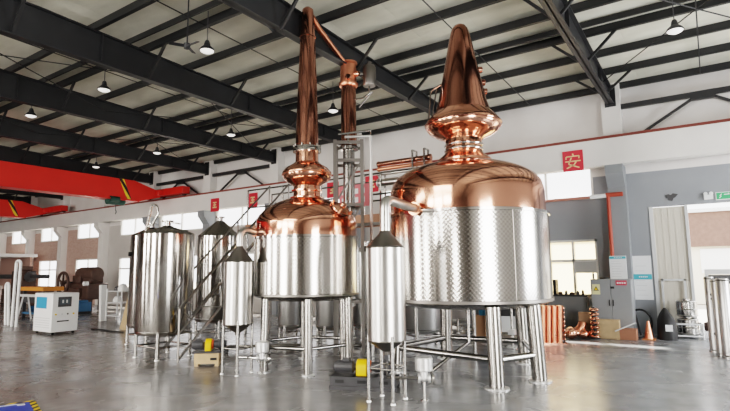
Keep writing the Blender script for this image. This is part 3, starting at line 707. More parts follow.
# ------------------------------------------------------------------ walkway, stairs, tower, condenser
PX0, PX1, PY0, PY1, PZ = -10.2, -3.9, 9.45, 10.45, 2.74
t = thing('walkway', 'raised steel service walkway with handrails behind the stills', 'walkway', (PX0, PY0, 0))
L = PX1-PX0; W = PY1-PY0
x = MB(); x.box(0, L, 0, W, PZ-.05, PZ); x.build('deck', DARKST, t)
x = MB(); x.box(0, L, -.03, 0, PZ-.08, PZ+.1); x.box(0, L, W, W+.03, PZ-.08, PZ+.1); x.build('edge_board', mat('brown_edge', (.36, .2, .13), .5, .4), t)
for i in range(6):
    for yy in (0.05, W-.05):
        if i in (0, 2, 4, 5):
            x = MB(); x.tube([(L*i/5, yy, 0), (L*i/5, yy, PZ-.05)], .04, 12); x.build('support_post', TUBE, t)
        x = MB(); x.tube([(L*i/5, yy, PZ), (L*i/5, yy, PZ+1.02)], .022, 10); x.build('rail_post', TUBE, t)
for yy in (.05, W-.05):
    for zz in (PZ+1.02, PZ+.55):
        x = MB(); x.tube([(0, yy, zz), (L, yy, zz)], .022, 10); x.build('handrail', TUBE, t)
# stairs
s0 = fl(181, 9.35); s1 = Vector((PX0+.35, PY0-.02, 0)); s1 = fl(288, 11.9)
run = (s1-s0); run.z = 0; LEN = run.length; ud = run.normalized(); sd = ud.cross(Vector((0, 0, 1)))
t = thing('steel_staircase', 'steep steel staircase with sloping handrails up to the walkway', 'stairs', s0, math.atan2(ud.y, ud.x))
Wd = .6
for s in (0, Wd):
    x = MB(); x.bar((0, s, .05), (LEN, s, PZ-.02), .02, .05); x.build('stringer', TUBE, t)
    x = MB(); x.tube([(0, s, 0), (0, s, .95)], .02, 10); x.tube([(0, s, .95), (LEN, s, PZ+.9)], .02, 10); x.tube([(0, s, .5), (LEN, s, PZ+.45)], .014, 8)
    for k in (.33, .66, 1.): x.tube([(LEN*k, s, PZ*k), (LEN*k, s, PZ*k+.92)], .018, 8)
    x.build('handrail', DARKST, t)
for k in range(1, 12):
    x = MB(); f_ = k/12; x.box(LEN*f_-.06, LEN*f_+.06, .01, Wd-.01, PZ*f_-.008, PZ*f_+.008); x.build('tread', DARKST, t)
# tower frame
zt_ = dp(349, 143, DC).z
t = thing('support_tower', 'square steel support frame around the foot of the copper column', 'frame', cc, YAW)
for sx in (-1, 1):
    for sy in (-1, 1):
        x = MB(); x.box(sx*.27-.035, sx*.27+.035, sy*.27-.035, sy*.27+.035, 0, zt_); x.build('post', DARKST, t)
for k, z in enumerate((1.0, 2.0, 2.9, zt_-.42, zt_-.05)):
    x = MB()
    for s in (-1, 1): x.box(-.24, .24, s*.27-.02, s*.27+.02, z-.03, z+.03); x.box(s*.27-.02, s*.27+.02, -.24, .24, z-.03, z+.03)
    x.build('crossbar', DARKST, t)
x = MB()
for z0_, z1_ in ((2.0, 2.9), (2.95, zt_-.45)): x.bar((-.25, -.27, z0_), (.25, -.27, z1_), .03)
x.build('diagonal', DARKST, t)
x = MB(); x.tube([(-.2, -.3, zt_+.1), (.45, -.3, zt_+.18)], .025, 8); x.tube([(.45, -.3, zt_+.18), (.45, -.3, zt_-.6)], .016, 8); x.tube([(0, -.3, zt_-.05), (0, -.3, zt_+.12)], .02, 8); x.build('top_pipe', TUBE, t)
pp = fl(372, 9.9)
t = tag(MB().tube([(pp.x, pp.y, 0), (pp.x, pp.y, dp(372, 136, 9.9).z)], .032, 14).tube([(pp.x, pp.y, dp(372, 136, 9.9).z), (pp.x-.42, pp.y-.3, dp(372, 136, 9.9).z-.02)], .025, 10).build('standpipe', mat('pale_steel', (.74, .73, .72), .35, .8)), 'tall pale vertical standpipe between the two stills', 'pipe')
# horizontal copper condenser
hc = dp(404, 166, 11.6)
t = thing('tube_condenser', 'pair of horizontal copper condenser tubes in a steel cradle behind the large dome', 'condenser', (hc.x, hc.y, PZ))
hz = hc.z-PZ
for dz, r, mm, nm in ((.12, .062, COPPERD, 'copper_tube'), (0, .05, COPRED, 'copper_tube'), (-.12, .045, SATIN, 'steel_tube'), (-.33, .09, SATIN, 'steel_tube')):
    x = MB(); x.lathe([(0, -.72), (r, -.72), (r*1.2, -.70), (r*1.2, -.67), (r, -.66), (r, .66), (r*1.2, .67), (r*1.2, .70), (0, .72)], (0, 0, hz+dz), 24, (1, 0, 0)); x.build(nm, mm, t)
for s in (.28, .58):
    x = MB()
    for q in (-.1, .1): x.box(s-.02, s+.02, q-.015, q+.015, 0, hz+.32)
    x.box(s-.02, s+.02, -.1, .1, hz+.3, hz+.33); x.box(s-.02, s+.02, -.1, .1, hz-.45, hz-.42); x.build('cradle', TUBE, t)
x = MB()
for q in (-.1, .1): x.box(-.6, -.56, q-.015, q+.015, 0, hz-.1)
x.build('cradle', TUBE, t)
# banner on the walkway rail
bc = dp(367, 209, 12.0)
t = thing('notice_banner', 'pale red banner with white lines tied to the walkway railing', 'banner', (bc.x, PY0-.0, PZ+.35))
x = MB(); x.box(-.42, .42, -.01, 0, -.05, .46); x.build('cloth', mat('pale_red_cloth', (.72, .22, .24), .8), t)
x = MB()
for i in range(4):
    for j in range(2): x.box(-.34+i*.18, -.24+i*.18, -.013, -.011, .05+j*.2, .17+j*.2)
x.build('white_marks', PAPER, t)
# hose and low pipework under the stills
for k, (pa, pb, lab) in enumerate((((218, 352), (300, 350), 'low steel pipe run on the floor between left receiver and smaller still'), ((340, 352), (420, 345), 'low steel pipe run on the floor between the two stills'))):
    A = gp(*pa); B = gp(*pb)
    t = thing('floor_pipe', lab, 'pipe', A)
    d_ = B-A
    x = MB(); x.tube([(0, 0, .1), (d_.x, d_.y, .1)], .03, 12); x.build('pipe_run', DARKST, t)
    for s in (.1, .9):
        x = MB(); x.box(d_.x*s-.03, d_.x*s+.03, d_.y*s-.03, d_.y*s+.03, 0, .08); x.build('pipe_foot', DGREY, t)

# ------------------------------------------------------------------ signs on the runway beam
def safety_sign(px, py, label, strokes):
    p = wp(px, py, WY-.63)
    t = thing('safety_sign', label, 'sign', (p.x, p.y, p.z), 0, 'red character boards along the runway beam')
    x = MB(); x.box(-.25, .25, -.015, 0, -.27, .27); x.build('board', REDS, t)
    x = MB()
    for (a, b, w) in strokes: x.bar((a[0], -.02, a[1]), (b[0], -.02, b[1]), .008, w)
    x.build('character', YELS, t)
AN = [((0, .19), (.02, .13), .035), ((-.16, .12), (.16, .12), .03), ((-.16, .12), (-.17, .05), .03), ((.16, .12), (.15, .05), .03), ((-.19, -.01), (.19, -.01), .03),
      ((-.03, .09), (-.11, -.08), .032), ((-.11, -.08), (.15, -.19), .032), ((.09, -.01), (.03, -.1), .032), ((.03, -.1), (-.16, -.19), .032)]
QUAN = [((-.11, .1), (.11, .1), .05), ((-.09, .0), (.09, .0), .05), ((-.12, -.1), (.12, -.1), .06), ((0, .12), (0, -.1), .05)]
safety_sign(573, 161, 'red sign board with a pale character near the right window', AN)
safety_sign(215, 205, 'red sign board above the conical tank roof on the left', QUAN)
safety_sign(253, 200, 'red sign board just left of the smaller copper dome', QUAN)
safety_sign(333, 190, 'red sign board just right of the smaller copper bulb', QUAN)
safety_sign(372, 184, 'red sign board behind the tall standpipe', QUAN)

# ------------------------------------------------------------------ right-hand end
t = thing('fire_pipe', 'orange-red fire main running along the wall with a drop to the floor', 'pipe', (-2.05, WY-.392, 0))
x = MB(); x.tube([(0, 0, 0), (0, 0, 3.42)], .045, 14); x.build('drop_pipe', REDP, t)
x = MB(); x.tube([(-.05, 0, 3.44), (.34, 0, 3.44)], .055, 14); x.build('red_elbow', REDP, t)
x = MB(); x.tube([(-.42, 0, 3.42), (-.04, 0, 3.43)], .055, 14); x.build('white_sleeve', WHITE, t)
x = MB(); x.tube([(-9.5, 0, 3.36), (-.4, 0, 3.42)], .035, 12); x.build('long_run', mat('faded_red', (.45, .2, .16), .6), t)
p = wp(671, 197, WY-.02)
t = tag(MB().prism([(-.12, .06), (-.05, .075), (.0, .05), (.04, .09), (.15, .06), (.09, -.01), (.05, -.03), (.02, -.10), (-.06, -.075), (-.08, -.02), (-.11, -.01)], .012, Matrix.Translation((p.x, WY, p.z)) @ Matrix.Rotation(PI/2, 4, 'X')).build('wall_patch', DGREY), 'dark ragged patch on the grey wall above the sliding door', 'patch')
p = wp(708.5, 196, WY-.05)
t = thing('emergency_light', 'white twin emergency light box above the doorway', 'light', (p.x, WY, p.z))
x = MB(); x.box(-.09, .09, -.08, 0, -.08, .03); x.build('case', WHITE, t)
for s in (-1, 1):
    x = MB(); x.lathe([(0, -.04), (.035, -.04), (.042, 0), (0, .01)], (s*.055, -.05, .06), 16, (0, -1, 0)); x.build('spot', WHITE, t)
p = wp(725, 195.5, WY-.05)
t = thing('exit_sign', 'green and white exit sign above the doorway', 'sign', (p.x, WY, p.z))
x = MB(); x.box(-.18, .18, -.04, 0, -.09, .09); x.build('case', WHITE, t)
x = MB(); x.box(-.165, .165, -.045, -.04, -.075, .075); x.build('face', EXITG, t)
x = MB(); x.bar((-.02, -.048, .03), (.1, -.048, .03), .006, .02); x.bar((-.1, -.048, 0), (-.06, -.048, .05), .006, .02); x.bar((-.11, -.048, -.05), (-.07, -.048, 0), .006, .02); x.bar((.06, -.048, .055), (.1, -.048, .03), .006, .02); x.build('running_mark', PAPER, t)
# posters
def poster(x0, y0, x1, y1, Y, label, bands, thick=.006):
    a = wp(x0, y0, Y); b = wp(x1, y1, Y); w = b.x-a.x; h = a.z-b.z
    t = thing('wall_poster', label, 'poster', (a.x, Y, b.z))
    x = MB(); x.box(0, w, -.008, thick, 0, h); x.build('sheet', PAPER, t)
    for z0, z1 in bands:
        x = MB(); x.box(.005, w-.005, -.011, -.008, h*z0, h*z1); x.build('teal_band', TEAL, t)
        x = MB()
        for k in range(5): x.box(w*(.3+k*.1), w*(.36+k*.1), -.013, -.011, h*((z0+z1)/2-.015), h*((z0+z1)/2+.015))
        x.build('band_lettering', PAPER, t)
    x = MB()
    for k in range(7):
        z = .1+k*.11
        if not any(z0-.03 < z < z1+.03 for z0, z1 in bands): x.box(w*.12, w*(.6+.25*random.random()), -.0095, -.008, h*z, h*z+.012)
    x.build('text_lines', LGREY, t)
poster(609, 256, 627.5, 279, WY-.48, 'white poster with a teal heading on the pier above the grey cabinet', [(.87, .97)], .04)
poster(632, 256, 654, 300, WY-.01, 'tall white poster with a teal band across its middle, beside the sliding door', [(.46, .58)])
# electrical cabinet
t = thing('electrical_cabinet', 'grey two-door electrical cabinet with a yellow warning sticker', 'cabinet', (-2.47, 13.35, 0))
x = MB(); x.box(0, .88, 0, .42, .06, 1.34); x.build('case', MGREY, t, .008)
x = MB(); x.box(.02, .86, .02, .4, 0, .06); x.build('plinth', DGREY, t)
for s in (0, 1):
    x = MB(); x.box(.015+s*.43, .435+s*.43, -.018, 0, .09, 1.31); dd = x.build('door', MGREY, t, .004)
    x = MB(); x.box(.39 if s == 0 else .47, .41 if s == 0 else .49, -.035, -.018, .72, .86); x.build('handle', BLACK, dd)
x = MB(); x.box(.04, .21, -.022, -.018, .98, 1.22); st = x.build('warning_sticker', mat('pale_yellow_label', (.80, .74, .45), .6), t)
x = MB(); x.prism([(-.06, -.04), (.06, -.04), (0, .065)], .003, Matrix.Translation((.125, -.022, 1.11)) @ Matrix.Rotation(PI/2, 4, 'X')); tri = x.build('warning_triangle', BLACK, st)
x = MB(); x.prism([(-.038, -.028), (.038, -.028), (0, .04)], .002, Matrix.Translation((.125, -.025, 1.11)) @ Matrix.Rotation(PI/2, 4, 'X')); x.build('warning_triangle_field', YEL, st)
x = MB(); x.box(.44, .52, -.022, -.018, 1.12, 1.17); x.build('nameplate', BLACK, t)
x = MB(); x.box(.56, .79, -.023, -.018, 1.2, 1.31); lb = x.build('red_label', mat('label_red', (.6, .06, .1), .5), t)
x = MB()
for k in range(4): x.box(.585+k*.05, .62+k*.05, -.025, -.023, 1.235, 1.275)
x.build('label_marks', PAPER, lb)
for (px_, w_, h_, lab, mm) in ((.05, .05, .14, 'small dark canister on the left corner of the grey cabinet', DGREY), (.3, .22, .035, 'flat dark tool lying on top of the grey cabinet', BLACK)):
    tag(MB().lathe([(0, 0), (w_/2, 0), (w_/2, h_*.8), (w_/3, h_), (0, h_)], (-2.47+px_, 13.5, 1.345), 16).build('canister' if h_ > .1 else 'tool', mm), lab, 'container' if h_ > .1 else 'tool')
# bench under the window with small stuff
t = thing('work_bench', 'dark-topped workbench under the right window', 'bench', (-4.15, 13.72, 0))
x = MB(); x.box(0, 1.55, 0, .5, .9, .95); x.build('bench_top', DGREY, t)
x = MB(); x.box(.55, 1.5, .05, .45, .05, .9); x.build('grey_cupboard', MGREY, t)
for a in (.04, .5):
    for b in (.04, .46):
        x = MB(); x.box(a-.03, a+.03, b-.03, b+.03, 0, .9); x.build('leg', DGREY, t)
tag(MB().box(-3.62, -3.36, 13.7, 13.95, .95, 1.32).box(-3.59, -3.39, 13.69, 13.7, 1.05, 1.1).box(-3.59, -3.39, 13.69, 13.7, 1.18, 1.23).build('meter_box', BLACK), 'black instrument box standing on the workbench', 'box')
for k, (dx, h_, r_) in enumerate(((-3.28, .07, .05), (-3.14, .1, .035), (-3.0, .06, .06), (-2.86, .09, .04), (-2.74, .12, .03))):
    tag(MB().lathe([(0, 0), (r_, 0), (r_, h_*.7), (r_*.5, h_*.85), (r_*.5, h_), (0, h_)], (dx, 13.8, .95), 14).build('jar', DGREY if k % 2 else BROWN),
        ['squat brown pot on the bench beside the black instrument box', 'small dark bottle second from the instrument box on the bench', 'wide low brown pot in the middle of the bench', 'dark jar beside the wide low pot on the bench', 'slim brown bottle at the cabinet end of the bench'][k], 'jar', 'small pots along the workbench')
# copper coil bundle
g_ = gp(556, 344)
t = thing('copper_coil_bank', 'standing bank of bright copper tubes with return bends', 'coil', (g_.x, g_.y, 0), YAW-.1)
for i in range(4):
    for j in range(2):
        x = MB(); x.tube([(-.26+i*.115, .02+j*.13, .03), (-.22+i*.115, .02+j*.13, .80)], .054, 18); x.build('copper_tube', COPRED, t)
for k in range(8):
    for q in (.20, -.36): MB().ring(.035, .017, (q, .06, .09+k*.094), (1, 0, 0), 16, 8).build('return_bend', COPPERD, t)
x = MB(); x.box(-.3, .24, -.05, .22, 0, .03); x.build('base_plate', COPPERD, t)
# tall stacked copper ring coil
g_ = wp(595.5, 335, 12.8)
t = thing('copper_ring_stack', 'upright stack of copper rings beside the pale wooden box', 'coil', (g_.x, g_.y, 0))
x = MB(); x.lathe([(0, 0), (.11, 0), (.11, .02), (.03, .03), (.03, .72), (0, .73)], n=16); x.build('spindle', DGREY, t)
for k in range(7):
    x = MB(); x.ring(.07, .035, (0, 0, .06+k*.1), n=22, k=10); x.build('ring', COPPER, t)
# copper fittings on the floor
for k, (px, py, s, lab) in enumerate(((571.5, 336, .14, 'rounded copper still head lying on the floor nearest the tube bank'), (584.5, 336.5, .11, 'small copper still head lying on the floor beside the ring stack'), (577, 333, .12, 'copper elbow fitting lying behind the two small still heads'))):
    g_ = wp(px, 336, [12.5, 12.72, 12.78][k])
    if k < 2:
        t = thing('copper_fitting', lab, 'fitting', (g_.x, g_.y, 0), .6*k)
        x = MB(); x.lathe([(0, -s*1.1), (s*.5, -s*1.05), (s*.55, -s*.8), (s*.95, -s*.4), (s, 0), (s*.85, s*.5), (s*.4, s*.9), (s*.35, s*1.3), (0, s*1.3)], (0, 0, s), 28, (1, .25, .05)); x.build('body', COPPER, t)
        x = MB(); x.ring(s*.45, s*.1, (s*1.2, s*.3, s*1.06), (1, .25, .05), 20, 8); x.build('flange', COPRED, t)
    else:
        t = tag(MB().tube(bend((g_.x-.2, g_.y, .11), (g_.x+.1, g_.y, .11), (g_.x+.12, g_.y+.1, .34)), .1, 16).build('copper_elbow', COPRED), lab, 'fitting')
def carton(px, py, w, d, h, m_, lab, name, rz=0, z=0):
    g_ = wp(px, 335, py) if py < 20 else gp(px, py)
    t = thing(name, lab, 'box', (g_.x, g_.y, z), rz)
    x = MB(); x.box(-w/2, w/2, 0, d, 0, h-.01); x.build('carton_body', m_, t, .006)
    x = MB(); x.box(-w/2-.004, 0-.003, -.004, d+.004, h-.012, h); x.box(.003, w/2+.004, -.004, d+.004, h-.012, h); x.build('flap', m_, t)
    return t
carton(585.5, 13.1, .26, .26, .56, CARD, 'tall brown cardboard box behind the copper fittings', 'cardboard_box', .1)
t = carton(608.5, 12.95, .44, .3, .42, WOOD, 'pale wooden box on the floor in front of the grey cabinet', 'wooden_box', .0)
x = MB()
for z in (.06, .36): x.box(-.235, .235, -.016, -.004, z-.03, z+.03)
for s in (-1, 1): x.box(s*.2-.03, s*.2+.03, -.014, -.003, 0, .41)
x.build('batten', WOOD, t)
carton(628, 12.95, .34, .28, .24, mat('reddish_carton', (.40, .19, .12), .8), 'low reddish-brown carton right of the pale wooden box', 'cardboard_box')
A = wp(617, 335, 12.88); 
t = tag(MB().bar((A.x-.02, A.y-.1, .2), (A.x+.4, A.y-.02, .4), .07, .02).build('white_plank', PAPER), 'short white plank leaning across the low reddish carton', 'plank')
# hose reel loop, leaning pole
p = wp(641, 335, 13.75)
t = thing('hose_loop', 'loop of black hose standing against the wall below the tall poster', 'hose', (p.x, p.y+.1, 0))
pts = [Vector((math.cos(a)*.24, 0, .32+math.sin(a)*.30)) for a in [PI*1.25-i*PI*1.5/20 for i in range(21)]]
x = MB(); x.tube(pts+[Vector((.24, 0, .02))], .024, 10); x.build('hose', BLACK, t)
p = wp(640, 335, 13.9)
t = tag(MB().tube([(p.x+.02, p.y+.05, .01), (p.x-.2, WY-.45, 1.15)], .022, 10).build('leaning_pole', DGREY), 'dark pole leaning on the wall by the hose loop', 'pole')
p = wp(649, 335, 13.3); p.z = 0
t = thing('traffic_cone', 'orange-copper coloured cone on the floor under the tall poster', 'cone', p)
x = MB(); x.lathe([(0, .02), (.105, .02), (.1, .05), (.03, .4), (.02, .41), (0, .41)], n=24); x.build('cone_body', COPRED, t)
x = MB(); x.box(-.13, .13, -.13, .13, 0, .025); x.build('cone_base', mat('cone_orange', (.5, .2, .08), .6), t)
# black covered chair
p = wp(667.5, 335, 13.5); p.z = 0
t = thing('covered_chair', 'black hooded chair-shaped cover with a white label in front of the sliding door', 'cover', p, YAW*.3)
x = MB(); prof = [(0, .0, .27), (.22, 0, .27), (.42, .03, .24), (.55, .09, .16), (.65, .12, .08), (.69, .13, .03)]
vs = []; n_ = 20
for z, oy, r in prof:
    for k in range(n_):
        a = 2*PI*k/n_; e = 1+.06*math.sin(5*a+z*9); vs.append((r*e*math.cos(a)*.75, oy+r*e*math.sin(a)*.7, z))
fs = [(i*n_+k, i*n_+(k+1) % n_, (i+1)*n_+(k+1) % n_, (i+1)*n_+k) for i in range(len(prof)-1) for k in range(n_)]+[tuple(range(n_-1, -1, -1)), tuple((len(prof)-1)*n_+k for k in range(n_))]
x.add(vs, fs, True); x.build('cover_cloth', BLACK, t)
x = MB(); x.box(-.05, .09, -.215, -.19, .2, .34); x.build('white_label', PAPER, t)
# leaning metal frame on sliding door
a = wp(661, 279, WY-.05); b = wp(688, 306, WY-.05)
t = tag(MB().box(a.x, a.x+.04, WY-.06, WY-.02, 0, a.z).box(b.x-.04, b.x, WY-.06, WY-.02, 0, a.z).box(a.x, b.x, WY-.06, WY-.02, a.z-.04, a.z).build('metal_frame', LGREY), 'plain grey metal frame leaning on the sliding door', 'frame')
# keg rack
p = gp(689, 339)
t = thing('keg_rack', 'white tubular rack holding two steel drums, standing by the doorway', 'rack', p, .12)
W_, Dp, H_ = .58, .42, .86
for a in (-1, 1):
    for b in (0, 1):
        x = MB(); x.tube([(a*W_/2, b*Dp, 0), (a*W_/2, b*Dp, .34)], .02, 8); x.build('post', WHITE, t)
x = MB()
for z in (.06, .32):
    for a in (-1, 1): x.tube([(a*W_/2, 0, z), (a*W_/2, Dp, z)], .018, 8)
    for b in (0, 1): x.tube([(-W_/2, b*Dp, z), (W_/2, b*Dp, z)], .018, 8)
for a in (-.12, .12): x.tube([(a, 0, .06), (a, Dp, .06)], .018, 8)
x.build('rail', WHITE, t)
def drum(loc, lab):
    d_ = thing('steel_drum', lab, 'drum', loc, 0, 'steel drums on the white rack')
    x = MB(); x.lathe([(0, 0), (.2, 0), (.21, .02), (.21, .15), (.222, .165), (.21, .18), (.21, .33), (.19, .36), (.07, .37), (.07, .4), (0, .4)], n=30); x.build('shell', TUBE, d_)
    x = MB(); x.ring(.21, .012, (0, 0, .03), n=28, k=8); x.ring(.2, .012, (0, 0, .345), n=28, k=8); x.build('hoop', SATIN, d_)
drum((p.x, p.y+.21, .08), 'lower steel drum inside the white tubular rack'); drum((p.x, p.y+.21, .485), 'upper steel drum stacked above the white tubular rack')
g_ = wp(705, 335, 14.1)
carton(707, 14.2, .26, .25, .16, PAPER, 'small white box on the ground beside the doorway drums', 'white_box')
tag(MB().lathe([(0, 0), (.1, 0), (.14, .08), (.1, .17), (.03, .2), (0, .2)], (g_.x+.1, g_.y+.2, .165), 12).build('cloth_bundle', BROWN), 'brown bundle of rags lying on the small white box', 'rags')
# stainless cylinders at right edge
for k, (px, py, r, h_, lab) in enumerate(((715.5, 352, .085, 1.42, 'slim polished steel column, leftmost of the group at the right edge'), (722, 355.5, .075, 1.38, 'polished steel column standing second in the group at the right edge'), (729.5, 358, .1, 1.40, 'polished steel column third in the group at the right edge'))):
    g_ = gp(px, py)
    t = thing('steel_column', lab, 'column', (g_.x, g_.y, 0), 0, 'polished columns at the right edge')
    x = MB(); x.lathe([(0, .05), (r, .05), (r, h_-.02), (r*.9, h_), (0, h_)], n=28); x.build('shell', ROUGHST, t)
    x = MB(); x.lathe([(0, 0), (r*1.15, 0), (r*1.15, .03), (r*.7, .06), (0, .06)], n=24); x.build('foot', SATIN, t)
    x = MB(); x.ring(r, .012, (0, 0, h_-.04), n=24, k=8); x.build('hoop', TUBE, t)
    if k == 0:
        x = MB(); a = cam_dir(200)
        for z in (.35, 1.0, 1.08): x.lathe([(0, 0), (.025, 0), (.025, .03), (0, .035)], (math.cos(a)*r, math.sin(a)*r, z), 12, (math.cos(a), math.sin(a), 0))
        x.build('knob', BLACK, t)
g_ = gp(732, 355)
t = thing('steel_cage', 'grey steel frame rising behind the polished columns at the right edge', 'frame', (g_.x, g_.y+.45, 0))
x = MB()
for a in (-.28, .5): x.box(a-.03, a+.03, -.03, .03, 0, 1.5); 
x.box(-.31, .53, -.035, .035, 1.46, 1.56); x.build('upright', LGREY, t)
x = MB(); x.box(-.25, .47, -.02, .02, 1.28, 1.45); x.build('dark_panel', DGREY, t)
# clutter seen between the legs of the large still
p = gp(478, 336)
carton(479, 337, .3, .26, .5, CARD, 'brown cardboard box standing behind the large still, seen between its legs', 'cardboard_box', .3)
p = gp(484, 335)
t = thing('water_bottle', 'blue water bottle on the cardboard box behind the large still', 'bottle', (gp(479, 337).x+.06, gp(479, 337).y+.16, .5))
x = MB(); x.lathe([(0, 0), (.09, 0), (.1, .03), (.1, .22), (.04, .3), (.04, .34), (0, .34)], n=20); x.build('body', BLUE, t)
x = MB(); x.lathe([(0, .34), (.045, .34), (.045, .37), (0, .37)], n=16); x.build('cap', WHITE, t)
p = gp(511, 342)
t = thing('dark_machine', 'dark bench machine on a pale stand behind the large still, left of the copper tubes', 'machine', (p.x, p.y+.3, 0), .2)
x = MB(); x.box(-.5, .5, -.2, .25, .55, 1.1); x.box(-.3, .1, -.15, .2, 1.1, 1.3); x.build('body', BLACK, t, .02)
x = MB(); x.box(-.5, .5, -.2, .25, .2, .55); x.build('stand', LGREY, t)
for a in (-.42, .42):
    x = MB(); x.box(a-.05, a+.05, -.18, .2, 0, .2); x.build('leg', DGREY, t)
x = MB(); x.lathe([(0, 0), (.1, 0), (.12, .05), (0, .06)], (-.25, -.2, .8), 20, (0, -1, 0)); x.build('dial', DGREY, t)
p = gp(513, 347)
t = thing('bollard_pipe', 'slim upright steel pipe on a foot plate behind the large still', 'pipe', p)
x = MB(); x.tube([(0, 0, .02), (0, 0, 1.3)], .03, 12); x.build('pipe_run', TUBE, t)
x = MB(); x.box(-.1, .1, -.1, .1, 0, .025); x.build('base', ALU, t)
MB().box(-.07, .07, -.07, .07, .25, .36).build('clamp', ALU, t)

# ------------------------------------------------------------------ left end
cpos = Vector((-14.86, 6.98, 0))
t = thing('chiller_unit', 'white square chiller cabinet on castors with a blue panel on its left side', 'chiller', cpos, -.0)
hw, hd, hh = .50, .34, 1.08
x = MB(); x.box(-hw, hw, -hd, hd, .07, hh); x.build('case', WHITE, t, .015)
x = MB(); x.box(-hw+.12, hw-.3, -hd-.008, -hd, .68, hh-.1); x.build('blue_panel', BLUE, t)
x = MB(); x.box(hw, hw+.008, -.2, .14, .72, .98); s = x.build('control_panel', DGREY, t)
x = MB(); x.box(hw+.008, hw+.012, -.15, .09, .78, .93); x.build('display', mat('display_glass', (.12, .14, .16), .15), s)
x = MB(); x.box(hw+.012, hw+.014, -.1, -.06, .82, .9); x.box(hw+.012, hw+.014, .0, .04, .82, .9); x.build('display_digits', LGREY, s)
for k in range(4):
    x = MB(); x.lathe([(0, 0), (.022, 0), (.018, .02), (0, .022)], (hw, -.24+k*.15, .53), 12, (1, 0, 0)); x.build('button', [YEL, LGREY, DGREY, YEL][k], t)
x = MB(); x.box(hw, hw+.006, -.2, .1, .335, .365); x.build('maker_plate', BLACK, t)
x = MB()
for k in range(5): x.box(-hw+.1, hw-.1, -hd-.004, -hd, .18+k*.06, .2+k*.06)
x.build('louvres', LGREY, t)
for a in (-1, 1):
    for b in (-1, 1):
        x = MB(); x.lathe([(0, -.02), (.035, -.02), (.035, .02), (0, .02)], (a*(hw-.08), b*(hd-.08), .036), 14, (0, 1, 0)); x.box(a*(hw-.08)-.02, a*(hw-.08)+.02, b*(hd-.08)-.03, b*(hd-.08)+.03, .05, .075); x.build('castor', BLACK, t)
# brown lathe / press with flywheel
p = gp(84, 309)
t = thing('flywheel_press', 'oily brown belt-driven press with a spoked flywheel beyond the chiller', 'machine', (p.x, p.y, 0))
x = MB(); x.box(-.7, 1.1, -.45, .45, .45, 1.15); x.box(-.5, .2, -.35, .35, 1.15, 1.5); x.box(.35, .95, -.3, .3, 1.15, 1.38); x.box(-.3, .6, -.6, -.42, .55, .95); x.lathe([(0, -.7), (.3, -.7), (.32, -.6), (.32, .6), (.3, .7), (0, .7)], (.3, 0, 1.55), 24, (1, 0, 0)); x.build('body', BROWN, t, .04)
for a in (-.5, .9):
    for b in (-.3, .3):
        x = MB(); x.box(a-.12, a+.12, b-.12, b+.12, 0, .46); x.build('leg', BROWN, t)
x = MB(); x.ring(.46, .06, (-.75, -.62, 1.18), (0, -1, 0), 36, 10)
for k in range(5):
    a = k*2*PI/5+.3; x.bar((-.75, -.62, 1.18), (-.75+.44*math.cos(a), -.62, 1.18+.44*math.sin(a)), .06)
x.lathe([(0, -.08), (.1, -.08), (.1, .08), (0, .08)], (-.75, -.62, 1.18), 16, (0, -1, 0)); x.build('flywheel', BROWN, t)
x = MB(); x.tube([(-.75, -.62, 1.18), (-.75, .1, 1.18)], .05, 10); x.build('shaft', DGREY, t)
x = MB(); x.lathe([(0, 0), (.1, 0), (.1, .18), (0, .2)], (1.15, -.5, 1.15), 14, (0, -1, 0)); x.build('lamp', PAPER, t)
p = gp(52, 312)
t = thing('long_lathe', 'long brown lathe with a dark spindle, behind the chiller on the far left', 'lathe', (-30.0, 12.6, 0))
x = MB(); x.box(-2.4, 2.2, -.3, .3, .5, .8); x.box(-2.3, -1.1, -.35, .35, 0, .5); x.box(1.0, 2.0, -.3, .3, 0, .5); x.build('bed', BROWN, t, .03)
x = MB(); x.box(-1.2, .1, -.35, .35, .8, 1.75); x.box(-.9, -.2, -.3, .3, 1.75, 2.0); x.build('headstock', BROWN, t, .05)
x = MB(); x.lathe([(0, 0), (.28, 0), (.28, .15), (.1, .2), (.1, 2.0), (0, 2.0)], (.1, 0, 1.45), 20, (1, 0, 0)); x.build('spindle', DGREY, t)
x = MB(); x.lathe([(0, 0), (.12, 0), (.12, 2.2), (0, 2.2)], (-3.4, 0, 1.45), 16, (1, 0, 0)); x.build('stock_bar', DGREY, t)
p = gp(34, 318)
t = thing('orange_stand', 'orange-topped work stand with dark parts under it, left of the chiller', 'bench', (p.x, p.y+.2, 0))
x = MB(); x.box(-.9, .9, -.35, .35, .98, 1.12); x.build('orange_beam', mat('stand_orange', (.60, .24, .05), .6), t)
for a in (-.75, .75):
    for b in (-.25, .25):
        x = MB(); x.box(a-.05, a+.05, b-.05, b+.05, 0, .98); x.build('leg', DGREY, t)
x = MB(); x.box(-.8, .8, -.3, .3, .55, .8); x.build('dark_shelf', DGREY, t)
x = MB(); x.box(-.8, .8, -.3, .3, .14, .2); x.build('lower_shelf', BLUE2, t)
for k, (dx, h_, m_, lab) in enumerate(((-.4, .22, BLUE2, 'dark blue motor on the lower shelf of the orange stand'), (.15, .26, BLACK, 'black gearbox on the lower shelf of the orange stand'), (.5, .2, DGREY, 'dark grey casting at the right of the orange stand lower shelf'))):
    tag(MB().lathe([(0, -.2), (.1, -.2), (h_/2, -.1), (h_/2, .16), (.06, .2), (0, .2)], (p.x+dx, p.y+.2, .2+h_/2), 16, (0, 1, 0)).build('machine_part', m_), lab, 'part')
